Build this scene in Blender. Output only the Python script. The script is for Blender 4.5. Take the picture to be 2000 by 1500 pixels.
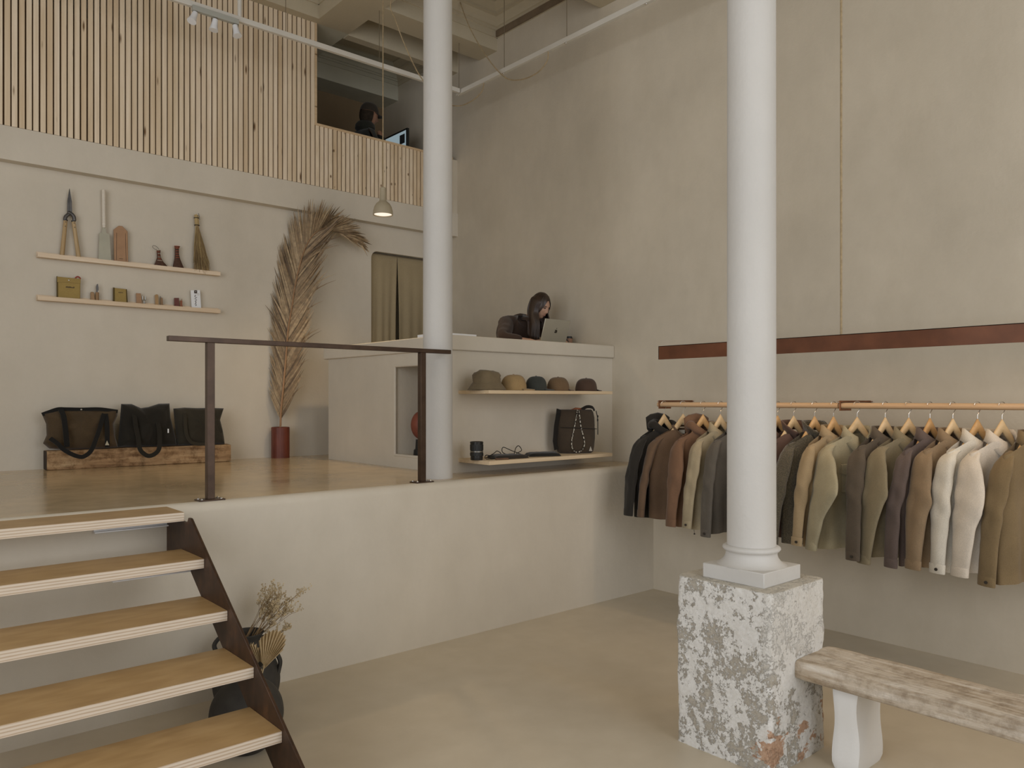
import bpy, bmesh, math, random
from mathutils import Vector, Matrix, noise
random.seed(7)
SC = bpy.context.scene
COL = SC.collection
for o in list(bpy.data.objects):
    bpy.data.objects.remove(o, do_unlink=True)

# ------------------------------------------------------------------ camera
EYE = 1.6
FPX, HORIZ = 1518.0, 779.5          # focal length and horizon row of a 2000 x 1500 frame
TH = math.atan(1748 / 1518)
SN, CS = math.sin(TH), math.cos(TH)
cam = bpy.data.cameras.new('camera')
cam.sensor_width = 36.0
cam.lens = FPX / 2000 * 36
cam.shift_y = (HORIZ - 750) / 2000
cam.clip_start = 0.05
camo = bpy.data.objects.new('camera', cam)
camo.location = (0, 0, EYE)
camo.rotation_euler = (math.pi / 2, 0, -math.atan2(CS, SN))
COL.objects.link(camo)
SC.camera = camo

# ------------------------------------------------------------------ light
SC.view_settings.view_transform = 'Standard'
SC.view_settings.look = 'None'
SC.view_settings.gamma = 1.0
SC.view_settings.use_curve_mapping = False
SC.view_settings.exposure = -0.34
world = bpy.data.worlds.new('world')
SC.world = world
world.use_nodes = True
bg = world.node_tree.nodes['Background']
bg.inputs[0].default_value = (0.80, 0.88, 1.0, 1)
bg.inputs[1].default_value = 0.5

def area(name, loc, rot, sx, sy, power, col):
    l = bpy.data.lights.new(name, 'AREA')
    l.shape = 'RECTANGLE'; l.size = sx; l.size_y = sy
    l.energy = power; l.color = col
    o = bpy.data.objects.new(name, l)
    o.location = loc; o.rotation_euler = rot
    COL.objects.link(o)
    return o
# daylight in the street window behind the camera; left-wall one added as fill light
area('window_daylight_front', (2.6, -3.42, 2.75), (math.pi / 2, 0, 0), 4.5, 4.3, 185, (0.955, 0.975, 1.02))
area('window_fill_side', (-2.92, 1.15, 2.75), (math.pi / 2, 0, -math.pi / 2), 5.5, 4.3, 235, (0.955, 0.975, 1.02))

# ------------------------------------------------------------------ pixel <-> place helpers
def ray(u, v):
    t = (u - 1000) / FPX
    return (SN * t + CS, -CS * t + SN, (HORIZ - v) / FPX)
def oy(u, v, Y):
    r = ray(u, v); d = Y / r[1]
    return Vector((r[0] * d, Y, EYE + r[2] * d))
def ox(u, v, X):
    r = ray(u, v); d = X / r[0]
    return Vector((X, r[1] * d, EYE + r[2] * d))
def oz(u, v, Z):
    r = ray(u, v); d = (Z - EYE) / r[2]
    return Vector((r[0] * d, r[1] * d, Z))

# ------------------------------------------------------------------ main measures (metres)
PZ = 1.052       # raised floor
YP = 4.168       # face of the raised floor
XR = 5.2         # right wall
YW = 7.0         # back wall
YB = 6.905       # face of the mezzanine beam and slats
Z5 = 5.23        # underside of the ceiling beams
CEIL = 5.62
XL, YF = -3.0, -3.5
MEZ = 3.657

# ------------------------------------------------------------------ scene tree helpers
WO = {}
def wo(o):
    return WO.get(o.name, Vector((0, 0, 0))) if o else Vector((0, 0, 0))
def tag(o, label=None, cat=None, group=None, kind=None):
    if label: o['label'] = label
    if cat: o['category'] = cat
    if group: o['group'] = group
    if kind: o['kind'] = kind
    return o
def thing(name, loc, label, cat, group=None):
    o = bpy.data.objects.new(name, None)
    o.empty_display_size = 0.1
    COL.objects.link(o)
    o.location = loc
    WO[o.name] = Vector(loc)
    return tag(o, label, cat, group)

class MB:
    """collects faces in world coordinates and links them as one mesh object"""
    def __init__(s):
        s.v = []; s.f = []; s.m = []; s.mi = 0
    def add(s, vs, fs):
        b = len(s.v)
        s.v += [Vector(p) for p in vs]
        for f in fs:
            s.f.append([b + i for i in f]); s.m.append(s.mi)
        return s
    def box(s, a, b):
        x0, y0, z0 = a; x1, y1, z1 = b
        return s.add([(x0,y0,z0),(x1,y0,z0),(x1,y1,z0),(x0,y1,z0),(x0,y0,z1),(x1,y0,z1),(x1,y1,z1),(x0,y1,z1)],
                     [(0,3,2,1),(4,5,6,7),(0,1,5,4),(1,2,6,5),(2,3,7,6),(3,0,4,7)])
    def obox(s, c, ax, ay, az):
        """box from centre and three half-axis vectors"""
        c, ax, ay, az = Vector(c), Vector(ax), Vector(ay), Vector(az)
        vs = [c + ax*i + ay*j + az*k for k in (-1, 1) for (i, j) in ((-1,-1),(1,-1),(1,1),(-1,1))]
        return s.add(vs, [(0,3,2,1),(4,5,6,7),(0,1,5,4),(1,2,6,5),(2,3,7,6),(3,0,4,7)])
    def prism(s, poly, axis, a, b):
        """extrude a 2-D polygon: axis 'x' -> (y,z), 'y' -> (x,z), 'z' -> (x,y)"""
        def p3(p, w):
            return {'x': (w, p[0], p[1]), 'y': (p[0], w, p[1]), 'z': (p[0], p[1], w)}[axis]
        n = len(poly)
        vs = [p3(p, a) for p in poly] + [p3(p, b) for p in poly]
        fs = [list(range(n))[::-1], list(range(n, 2*n))] + [(i, (i+1) % n, n + (i+1) % n, n + i) for i in range(n)]
        return s.add(vs, fs)
    def loft(s, rings, closed=True, cap0=True, cap1=True):
        n = len(rings[0]); vs = [p for r in rings for p in r]; fs = []
        for j in range(len(rings) - 1):
            for i in range(n if closed else n - 1):
                k = (i + 1) % n
                fs.append((j*n + i, j*n + k, (j+1)*n + k, (j+1)*n + i))
        if closed and cap0: fs.append(list(range(n))[::-1])
        if closed and cap1: fs.append([(len(rings)-1)*n + i for i in range(n)])
        return s.add(vs, fs)
    def lathe(s, prof, c, n=24, cap0=True, cap1=True):
        c = Vector(c)
        return s.loft([[c + Vector((r*math.cos(2*math.pi*i/n), r*math.sin(2*math.pi*i/n), z)) for i in range(n)] for r, z in prof], True, cap0, cap1)
    def tube(s, path, rad, n=8, cap=True, flat=None):
        path = [Vector(p) for p in path]
        if not hasattr(rad, '__len__'): rad = [rad] * len(path)
        rings = []; prev = None
        for i, p in enumerate(path):
            t = (path[min(i+1, len(path)-1)] - path[max(i-1, 0)])
            t = t.normalized() if t.length > 1e-9 else Vector((0, 0, 1))
            if prev is None:
                up = Vector((0, 0, 1)) if abs(t.z) < .9 else Vector((1, 0, 0))
            else:
                up = prev
            a = t.cross(up)
            if a.length < 1e-6: a = t.cross(Vector((0, 1, 0)))
            a.normalize(); b = a.cross(t).normalized(); prev = b
            r = rad[i]; ra, rb = (r if hasattr(r, '__len__') else (r, r))
            rings.append([p + a*ra*math.cos(2*math.pi*k/n) + b*rb*math.sin(2*math.pi*k/n) for k in range(n)])
        return s.loft(rings, True, cap, cap)
    def ribbon(s, path, wid, thick, normal):
        """flat band: path, half width direction found from the normal"""
        path = [Vector(p) for p in path]; rings = []
        for i, p in enumerate(path):
            t = (path[min(i+1, len(path)-1)] - path[max(i-1, 0)]).normalized()
            nrm = Vector(normal[i] if isinstance(normal, list) else normal)
            w = t.cross(nrm).normalized(); nn = w.cross(t).normalized()
            hw = (wid[i] if hasattr(wid, '__len__') else wid) / 2
            rings.append([p - w*hw - nn*thick/2, p + w*hw - nn*thick/2, p + w*hw + nn*thick/2, p - w*hw + nn*thick/2])
        return s.loft(rings)
    def puff(s, outline, Yc, thick, steps=6, power=2.6, wob=0.0, seed=0, back=1.0):
        """cushion-like solid from an (x,z) outline standing in the plane y = Yc"""
        n = len(outline); cx = sum(p[0] for p in outline)/n; cz = sum(p[1] for p in outline)/n
        def rings(sg, th):
            R = []
            for k in range(steps + 1):
                q = math.sin(math.pi/2*k/steps) if False else k/steps
                r = 1 - q**1.6 if True else 1 - q
                sc = (1 - q)**0.55 if k < steps else 0.02
                R.append((sc, th*(1 - sc**power)**(1/1.6)))
            return [[Vector((cx + (x-cx)*sc, Yc + sg*(y + wob*noise.noise(Vector(((cx+(x-cx)*sc)*9+seed, (cz+(z-cz)*sc)*9, 1.7)))*min(1,(1-sc)*3)), cz + (z-cz)*sc)) for x, z in outline] for sc, y in R]
        fr = rings(-1, thick); bk = rings(1, thick*back)
        return s.loft(fr[::-1] + bk[1:], True, True, True)
    def sphere(s, c, r, n=12, m=8, fn=None):
        c = Vector(c); r = r if hasattr(r, '__len__') else (r, r, r); rings = []
        for j in range(m + 1):
            ph = -math.pi/2 + math.pi*j/m
            pr = max(math.cos(ph), 0.01)
            ring = []
            for i in range(n):
                a = 2*math.pi*i/n
                p = Vector((r[0]*pr*math.cos(a), r[1]*pr*math.sin(a), r[2]*math.sin(ph)))
                if fn: p = fn(p)
                ring.append(c + p)
            rings.append(ring)
        return s.loft(rings)
    def xf(s, M, start=0):
        for i in range(start, len(s.v)): s.v[i] = M @ s.v[i]
        return s
    def build(s, name, mat, parent=None, smooth=False, bevel=0.0, seg=2, sub=0, origin='base', angle=40):
        me = bpy.data.meshes.new(name)
        lo = Vector((min(p.x for p in s.v), min(p.y for p in s.v), min(p.z for p in s.v)))
        hi = Vector((max(p.x for p in s.v), max(p.y for p in s.v), max(p.z for p in s.v)))
        org = Vector(((lo.x+hi.x)/2, (lo.y+hi.y)/2, lo.z))
        me.from_pydata([tuple(p - org) for p in s.v], [], s.f)
        mats = mat if isinstance(mat, (list, tuple)) else [mat]
        for m in mats: me.materials.append(m)
        if len(mats) > 1:
            for p, mi in zip(me.polygons, s.m): p.material_index = mi
        bm = bmesh.new(); bm.from_mesh(me)
        bmesh.ops.recalc_face_normals(bm, faces=bm.faces)
        bm.to_mesh(me); bm.free()
        if smooth:
            for p in me.polygons: p.use_smooth = True
            try: me.set_sharp_from_angle(angle=math.radians(angle))
            except Exception: pass
        o = bpy.data.objects.new(name, me)
        COL.objects.link(o)
        WO[o.name] = org
        if parent is not None:
            o.parent = parent
            o.location = org - wo(parent)
        else:
            o.location = org
        if bevel > 0:
            b = o.modifiers.new('bevel', 'BEVEL'); b.width = bevel; b.segments = seg; b.limit_method = 'ANGLE'
            for p in me.polygons: p.use_smooth = True
            try: me.set_sharp_from_angle(angle=math.radians(60))
            except Exception: pass
            b.harden_normals = False
        if sub:
            m = o.modifiers.new('sub', 'SUBSURF'); m.levels = sub; m.render_levels = sub
        return o
def box(name, a, b, mat, parent=None, bevel=0.0, **k):
    return MB().box(a, b).build(name, mat, parent, bevel=bevel, **k)
def struct(o):
    o['kind'] = 'structure'; return o
def smoothpath(pts, n=8):
    """Catmull-Rom through the points"""
    P = [Vector(p) for p in pts]; P = [P[0]*2 - P[1]] + P + [P[-1]*2 - P[-2]]; out = []
    for i in range(1, len(P) - 2):
        a, b, c, d = P[i-1], P[i], P[i+1], P[i+2]
        for k in range(n):
            t = k / n
            out.append(0.5*((2*b) + (c - a)*t + (2*a - 5*b + 4*c - d)*t*t + (3*b - a - 3*c + d)*t**3))
    out.append(P[-2]); return out
def smoothring(pts, n=4):
    P = [Vector((p[0], p[1], 0)) for p in pts]; L = len(P); out = []
    for i in range(L):
        a, b, c, d = P[i-1], P[i], P[(i+1) % L], P[(i+2) % L]
        for k in range(n):
            t = k / n
            q = 0.5*((2*b) + (c - a)*t + (2*a - 5*b + 4*c - d)*t*t + (3*b - a - 3*c + d)*t**3)
            out.append((q.x, q.y))
    return out
def linring(pts, n=4):
    out = []
    for i in range(len(pts)):
        a, b = pts[i], pts[(i+1) % len(pts)]
        for k in range(n):
            out.append((a[0] + (b[0]-a[0])*k/n, a[1] + (b[1]-a[1])*k/n))
    return out

# ------------------------------------------------------------------ materials
def lin(c):
    c /= 255
    return c/12.92 if c <= .04045 else ((c + .055)/1.055)**2.4
def A(r, g, b, k=1.8):
    return (min(lin(r)*k, .9), min(lin(g)*k, .9), min(lin(b)*k, .9), 1)
def node_mat(name):
    m = bpy.data.materials.new(name); m.use_nodes = True
    nt = m.node_tree; return m, nt, nt.nodes['Principled BSDF']
def tex_base(nt, scale=(1, 1, 1), rnd=False):
    tc = nt.nodes.new('ShaderNodeTexCoord'); mp = nt.nodes.new('ShaderNodeMapping')
    mp.inputs['Scale'].default_value = scale
    nt.links.new(tc.outputs['Object'], mp.inputs['Vector'])
    if rnd:
        oi = nt.nodes.new('ShaderNodeObjectInfo')
        ml = nt.nodes.new('ShaderNodeVectorMath'); ml.operation = 'SCALE'
        ml.inputs[0].default_value = (37, 23, 51)
        nt.links.new(oi.outputs['Random'], ml.inputs['Scale'])
        nt.links.new(ml.outputs[0], mp.inputs['Location'])
    return mp.outputs[0]
def nz(nt, vec, scale, detail=4, rough=.55):
    n = nt.nodes.new('ShaderNodeTexNoise'); n.inputs['Scale'].default_value = scale
    n.inputs['Detail'].default_value = detail; n.inputs['Roughness'].default_value = rough
    nt.links.new(vec, n.inputs['Vector']); return n.outputs['Fac']
def ramp(nt, fac, stops):
    r = nt.nodes.new('ShaderNodeValToRGB'); e = r.color_ramp.elements
    while len(e) < len(stops): e.new(0.5)
    for el, (p, c) in zip(e, stops):
        el.position = p; el.color = c if len(c) == 4 else (*c, 1)
    nt.links.new(fac, r.inputs[0]); return r.outputs[0]
def mixc(nt, fac, a, b, mode='MIX'):
    m = nt.nodes.new('ShaderNodeMix'); m.data_type = 'RGBA'; m.blend_type = mode
    if isinstance(fac, (int, float)): m.inputs['Factor'].default_value = fac
    else: nt.links.new(fac, m.inputs['Factor'])
    for i, x in ((6, a), (7, b)):
        if isinstance(x, tuple): m.inputs[i].default_value = x
        else: nt.links.new(x, m.inputs[i])
    return m.outputs[2]
def bump(nt, bs, h, strength=.3, dist=.01):
    b = nt.nodes.new('ShaderNodeBump'); b.inputs['Strength'].default_value = strength; b.inputs['Distance'].default_value = dist
    nt.links.new(h, b.inputs['Height']); nt.links.new(b.outputs[0], bs.inputs['Normal'])
def sc(c, k):
    return (min(c[0]*k, 1), min(c[1]*k, 1), min(c[2]*k, 1), 1)
def pmat(name, c, var=.12, scale=3, stretch=(1, 1, 1), rough=.7, bs=0, bscale=60, bdist=.004, metal=0, rnd=False, c2=None, detail=5, spec=.4):
    m, nt, b = node_mat(name)
    v = tex_base(nt, stretch, rnd)
    f = nz(nt, v, scale, detail)
    col = ramp(nt, f, [(.3, sc(c, 1 - var) if c2 is None else c), (.7, sc(c, 1 + var) if c2 is None else c2)])
    nt.links.new(col, b.inputs['Base Color'])
    b.inputs['Roughness'].default_value = rough; b.inputs['Metallic'].default_value = metal
    b.inputs['Specular IOR Level'].default_value = spec
    if bs:
        v2 = tex_base(nt)
        bump(nt, b, nz(nt, v2, bscale, 3), bs, bdist)
    return m
MAT = {}
def plaster(name, c, var=.06, rough=.75, bs=.25):
    m, nt, b = node_mat(name)
    v = tex_base(nt)
    big = nz(nt, v, .9, 6, .6); mid = nz(nt, tex_base(nt, (1.0, 1.0, .45)), 4.5, 6, .62)
    col = ramp(nt, big, [(.3, sc(c, 1 - var)), (.7, sc(c, 1 + var*.8))])
    col2 = ramp(nt, mid, [(.3, (1-var*.7, 1-var*.75, 1-var*.9, 1)), (.72, (1.0, 1.0, 1.0, 1))])
    nt.links.new(mixc(nt, 1.0, col, col2, 'MULTIPLY'), b.inputs['Base Color'])
    b.inputs['Roughness'].default_value = rough; b.inputs['Specular IOR Level'].default_value = .3
    add = nt.nodes.new('ShaderNodeMath'); add.operation = 'ADD'
    nt.links.new(nz(nt, v, 2.2, 4), add.inputs[0]); nt.links.new(nz(nt, v, 40, 3), add.inputs[1])
    bump(nt, b, add.outputs[0], bs, .006)
    return m
WALLC = (.605, .54, .43)
MAT['wall'] = plaster('plaster_wall', WALLC, .10)
MAT['wall_light'] = plaster('plaster_light', (.63, .573, .475), .075)
MAT['white'] = plaster('painted_white', (.575, .558, .525), .06, .6, .3)
MAT['ceiling'] = plaster('plaster_ceiling', (.52, .455, .33), .05)
MAT['grey_plaster'] = plaster('plaster_grey', (.52, .50, .40), .10)
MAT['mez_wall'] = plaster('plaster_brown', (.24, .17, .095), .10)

def floor_mat(name, c, rough0, rough1, var=.10, stretch=(1, 1, 1), coat=0):
    m, nt, b = node_mat(name)
    v = tex_base(nt, stretch)
    n1 = nz(nt, v, 1.3, 7, .62); n2 = nz(nt, v, 6, 5)
    col = ramp(nt, n1, [(.28, sc(c, 1 - var)), (.72, sc(c, 1 + var))])
    c2 = ramp(nt, n2, [(.3, (.93, .92, .90, 1)), (.7, (1, 1, 1, 1))])
    nt.links.new(mixc(nt, 1.0, col, c2, 'MULTIPLY'), b.inputs['Base Color'])
    rr = ramp(nt, n1, [(.3, (rough0,)*3), (.7, (rough1,)*3)])
    nt.links.new(rr, b.inputs['Roughness'])
    b.inputs['Specular IOR Level'].default_value = .5
    bump(nt, b, n2, .06, .004)
    return m
MAT['floor'] = floor_mat('microcement_floor', (.585, .51, .39), .38, .55, .08)
MAT['floor_raised'] = floor_mat('polished_microcement', (.54, .415, .25), .10, .22, .22, (1, 1, 1))

def pine(name, c1, c2, axis='z', rnd=True, knots=True, rough=.55):
    m, nt, b = node_mat(name)
    st = {'z': (14, 14, 1.2), 'x': (1.2, 14, 14), 'y': (14, 1.2, 14)}[axis]
    v = tex_base(nt, st, rnd)
    g = nz(nt, v, 2.2, 6, .6)
    col = ramp(nt, g, [(.3, c1), (.68, c2)])
    if rnd:
        oi = nt.nodes.new('ShaderNodeObjectInfo')
        tint = ramp(nt, oi.outputs['Random'], [(0, (.84, .78, .70, 1)), (.45, (.97, .96, .94, 1)), (1, (1.0, 1.0, 1.02, 1))])
        col = mixc(nt, 1.0, col, tint, 'MULTIPLY')
    if knots:
        st2 = {'z': (16, 1, 5.0), 'x': (5.0, 1, 16), 'y': (1, 5.0, 16)}[axis]
        v2 = tex_base(nt, st2, rnd)
        vo = nt.nodes.new('ShaderNodeTexVoronoi'); vo.inputs['Scale'].default_value = .8
        nt.links.new(v2, vo.inputs['Vector'])
        k = ramp(nt, vo.outputs['Distance'], [(.05, (1, 1, 1)), (.14, (0, 0, 0))])
        col = mixc(nt, k, col, (.16, .085, .035, 1))
    nt.links.new(col, b.inputs['Base Color'])
    b.inputs['Roughness'].default_value = rough
    b.inputs['Specular IOR Level'].default_value = .3
    return m
MAT['pine'] = pine('pine_slat', (.70, .565, .39, 1), (.86, .735, .56, 1))
MAT['pine_rail'] = pine('pine_rail', (.58, .42, .25, 1), (.68, .52, .34, 1), 'x')
MAT['ledge'] = pine('pale_ledge_wood', (.70, .56, .40, 1), (.80, .67, .51, 1), 'x', True, False)
MAT['shelf'] = pine('pale_shelf_wood', (.66, .51, .33, 1), (.76, .62, .43, 1), 'x', True, False)
MAT['rod'] = pine('beech_rod', (.56, .39, .24, 1), (.66, .48, .31, 1), 'y', True, False, .45)
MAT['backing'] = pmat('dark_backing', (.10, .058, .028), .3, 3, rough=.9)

def ply():
    m, nt, b = node_mat('birch_ply_top')
    v = tex_base(nt, (1.0, 7, 7), True)
    g = nz(nt, v, 2.0, 7, .62)
    col = ramp(nt, g, [(.28, (.375, .23, .093, 1)), (.5, (.425, .27, .115, 1)), (.75, (.46, .30, .138, 1))])
    w = nt.nodes.new('ShaderNodeTexWave'); w.inputs['Scale'].default_value = 1.2; w.inputs['Distortion'].default_value = 9; w.inputs['Detail'].default_value = 3
    nt.links.new(tex_base(nt, (1.2, 9, 1), True), w.inputs['Vector'])
    c2 = ramp(nt, w.outputs['Fac'], [(0, (.90, .88, .85, 1)), (1, (1, 1, 1, 1))])
    nt.links.new(mixc(nt, 1.0, col, c2, 'MULTIPLY'), b.inputs['Base Color'])
    b.inputs['Roughness'].default_value = .42
    m2, nt, b = node_mat('birch_ply_edge')
    v = tex_base(nt)
    sp = nt.nodes.new('ShaderNodeSeparateXYZ'); nt.links.new(v, sp.inputs[0])
    nn = nz(nt, tex_base(nt, (3, 3, 30), True), 3, 3)
    mm = nt.nodes.new('ShaderNodeMath'); mm.operation = 'MULTIPLY_ADD'; mm.inputs[1].default_value = .006
    nt.links.new(nn, mm.inputs[0]); nt.links.new(sp.outputs[2], mm.inputs[2])
    sn = nt.nodes.new('ShaderNodeMath'); sn.operation = 'MULTIPLY'; sn.inputs[1].default_value = 2*math.pi/.0125
    nt.links.new(mm.outputs[0], sn.inputs[0])
    s2 = nt.nodes.new('ShaderNodeMath'); s2.operation = 'SINE'; nt.links.new(sn.outputs[0], s2.inputs[0])
    s3 = nt.nodes.new('ShaderNodeMath'); s3.operation = 'MULTIPLY_ADD'; s3.inputs[1].default_value = .5; s3.inputs[2].default_value = .5
    nt.links.new(s2.outputs[0], s3.inputs[0])
    col = ramp(nt, s3.outputs[0], [(.06, (.52, .40, .28, 1)), (.35, (.66, .56, .44, 1)), (1, (.71, .62, .51, 1))])
    nt.links.new(col, b.inputs['Base Color']); b.inputs['Roughness'].default_value = .7
    return m, m2
MAT['ply'], MAT['ply_edge'] = ply()

def rust():
    m, nt, b = node_mat('rusted_steel')
    v = tex_base(nt, (1, 1, 1), True)
    n1 = nz(nt, v, 9, 7, .7); n2 = nz(nt, tex_base(nt, (5, 5, 1.4)), 6, 6)
    col = ramp(nt, n1, [(.3, (.030, .017, .010, 1)), (.55, (.060, .030, .016, 1)), (.8, (.12, .055, .024, 1))])
    c2 = ramp(nt, n2, [(.3, (.75, .75, .75, 1)), (.7, (1.15, 1.1, 1.05, 1))])
    nt.links.new(mixc(nt, 1.0, col, c2, 'MULTIPLY'), b.inputs['Base Color'])
    b.inputs['Roughness'].default_value = .48; b.inputs['Metallic'].default_value = .35
    bump(nt, b, n1, .15, .003)
    return m
MAT['rust'] = rust()
MAT['rail_steel'] = pmat('brown_steel', (.070, .043, .028), .25, 12, rough=.36, metal=.5, bs=.08)
MAT['bracket'] = pmat('rust_bracket', (.20, .085, .038), .25, 14, rough=.5, metal=.3)
MAT['bar'] = pmat('corten_bar', (.150, .056, .025), .22, 7, (1, 1.0, 1), rough=.5, metal=.2)
MAT['chrome'] = pmat('bright_steel', (.62, .60, .56), .05, 5, rough=.28, metal=1)
MAT['steel'] = pmat('steel', (.34, .33, .30), .2, 9, rough=.35, metal=.9)
MAT['dark_steel'] = pmat('forged_steel', (.11, .105, .10), .3, 12, rough=.45, metal=.6)
MAT['black'] = pmat('black_plastic', (.018, .018, .017), .2, 8, rough=.35)
MAT['white_metal'] = pmat('white_metal', (.66, .63, .56), .04, 4, rough=.45)
MAT['grey_metal'] = pmat('grey_metal', (.40, .40, .35), .06, 4, rough=.5)
MAT['glass_white'] = pmat('frosted_white', (.80, .81, .82), .02, 4, rough=.3)
MAT['cord'] = pmat('beige_cord', (.38, .29, .17), .2, 40, rough=.8)
MAT['wire'] = pmat('hang_wire', (.22, .18, .12), .1, 9, rough=.5, metal=.5)
# ================================================================== THE ROOM
struct(box('floor', (XL-.2, YF-.2, -.15), (XR+.2, YP+.02, 0), MAT['floor']))
# raised floor and its rounded plaster face
arc = [(YP + .05 - .05*math.cos(a), PZ - .05 + .05*math.sin(a)) for a in [math.pi/2*i/6 for i in range(7)]]
struct(MB().prism([(YP, 0)] + arc + [(YP + .075, PZ), (YP + .075, 0)], 'x', XL-.2, XR).build('wall_platform', MAT['wall_light'], smooth=True))
struct(box('floor_raised', (XL-.2, YP + .075, PZ - .2), (XR, 8.5, PZ), MAT['floor_raised']))
# right wall
struct(box('wall_right', (XR, YF-.2, -.15), (XR + .25, 8.7, CEIL), MAT['wall']))
# back wall with a round-cornered doorway (curtained)
DX0, DX1, DZ, DR = 4.157, 4.96, 3.132, .075
poly = [(XL-.2, PZ), (DX0, PZ), (DX0, DZ - DR)]
poly += [(DX0 + DR - DR*math.cos(a), DZ - DR + DR*math.sin(a)) for a in [math.pi/2*i/6 for i in range(1, 7)]]
poly += [(DX1 - DR + DR*math.sin(a), DZ - DR + DR*math.cos(a)) for a in [math.pi/2*i/6 for i in range(0, 7)]]
poly += [(DX1, PZ), (XR, PZ), (XR, 3.403), (XL-.2, 3.403)]
struct(MB().prism(poly, 'y', YW, YW + .16).build('wall_back', MAT['wall_light'], smooth=True, angle=30))
struct(box('wall_passage', (3.6, YW + .9, PZ), (XR, YW + 1.0, 3.403), MAT['wall']))
# mezzanine floor with its white front beam
struct(box('trim_beam', (XL-.2, YB, 3.403), (XR, YW + .16, MEZ), MAT['wall_light']))
struct(box('floor_mezzanine', (XL-.2, YW + .16, 3.403), (XR, 8.6, MEZ), MAT['wall']))
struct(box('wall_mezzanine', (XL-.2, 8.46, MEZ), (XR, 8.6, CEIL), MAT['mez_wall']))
# unseen walls: street window behind the camera, left window added to brighten the room
WX0, WX1, WZ0, WZ1 = .3, 4.9, .5, 5.0
mb = MB()
mb.box((XL-.2, YF-.2, 0), (WX0, YF, CEIL)).box((WX1, YF-.2, 0), (XR, YF, CEIL)).box((WX0, YF-.2, 0), (WX1, YF, WZ0)).box((WX0, YF-.2, WZ1), (WX1, YF, CEIL))
struct(mb.build('wall_front', MAT['wall']))
mb = MB()
mb.box((XL-.2, YF, 0), (XL, -1.7, CEIL)).box((XL-.2, 4.0, 0), (XL, 8.6, CEIL)).box((XL-.2, -1.7, 0), (XL, 4.0, .5)).box((XL-.2, -1.7, 5.0), (XL, 4.0, CEIL))
struct(mb.build('wall_left', MAT['wall']))
mb = MB()
for x in (WX0 + .03, 1.83, 3.37, WX1 - .03): mb.box((x-.03, YF-.14, WZ0), (x+.03, YF-.08, WZ1))
mb.box((WX0, YF-.14, WZ0), (WX1, YF-.08, WZ0+.06)).box((WX0, YF-.14, WZ1-.06), (WX1, YF-.08, WZ1))
struct(mb.build('window_1', MAT['dark_steel']))
mb = MB()
for y in (-1.67, .2, 2.1, 3.97): mb.box((XL-.14, y-.03, .5), (XL-.08, y+.03, 5.0))
mb.box((XL-.14, -1.7, .5), (XL-.08, 4.0, .56)).box((XL-.14, -1.7, 4.94), (XL-.08, 4.0, 5.0))
struct(mb.build('window_added_left', MAT['dark_steel']))
# ceiling, its beams and mouldings
struct(box('ceiling', (XL-.2, YF-.2, CEIL), (XR + .25, 8.7, CEIL + .15), MAT['ceiling']))
CB = .372
def beam(n, a, b, m='ceiling'):
    return struct(box('trim_%s' % n, a, b, MAT[m]))
beam('ceiling_beam_slats', (XL, 6.808, Z5), (3.473, YB + .12, CEIL))
beam('ceiling_beam_long', (3.473, YF, Z5), (3.84, YB, CEIL))
beam('ceiling_beam_long_bare', (3.473, YB, Z5), (3.84, 8.12, CEIL), 'grey_plaster')
beam('ceiling_beam_cross', (3.84, 6.224, Z5), (XR, 6.52, CEIL))
beam('ceiling_beam_column', (XL, 4.25, 5.126), (XR, 4.769, CEIL))
beam('ceiling_bulkhead', (3.84, YB, Z5 - .01), (XR, YB + .1, CEIL))
beam('ceiling_beam_mezzanine', (XL, 8.12, 5.262), (XR, 8.47, CEIL), 'grey_plaster')
# stepped mouldings: profile (out, z) along an axis
PROF = [(0, 5.362), (.012, 5.362), (.012, 5.425), (.028, 5.43), (.028, 5.455), (.045, 5.46), (.06, 5.49), (.095, 5.525), (.125, 5.53), (.125, 5.556), (.17, 5.58), (.20, 5.60), (.20, CEIL), (0, CEIL)]
def mould(n, axis, base, sgn, a, b, m='ceiling', dz=0):
    if axis == 'y':   # runs along y, sticks out in -x
        mb = MB().prism([(base + sgn*o, CEIL - (CEIL - z)*(1 - dz)) for o, z in PROF], 'y', a, b)
    else:             # runs along x, sticks out in -y
        mb = MB().prism([(base + sgn*o, CEIL - (CEIL - z)*(1 - dz)) for o, z in PROF], 'x', a, b)
    return struct(mb.build('trim_%s' % n, MAT[m]))
mould('cornice_right', 'y', XR, -1, 4.769, 6.224)
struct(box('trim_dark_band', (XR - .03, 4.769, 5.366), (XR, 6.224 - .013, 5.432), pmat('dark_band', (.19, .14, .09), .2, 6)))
mould('cornice_right_front', 'y', XR, -1, YF, 4.25)
mould('cornice_beam', 'x', 6.224, -1, 3.84, XR)
mould('cornice_beam_long', 'y', 3.473, -1, 4.769, 6.808)
mould('cornice_slats', 'x', 6.808, -1, 1.0, 3.473)
mould('cornice_mezzanine', 'x', 8.12, -1, 3.84, XR, 'grey_plaster', .3)
mould('cornice_mezzanine_right', 'y', XR, -1, YB + .1, 8.12, 'ceiling', .3)

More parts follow.
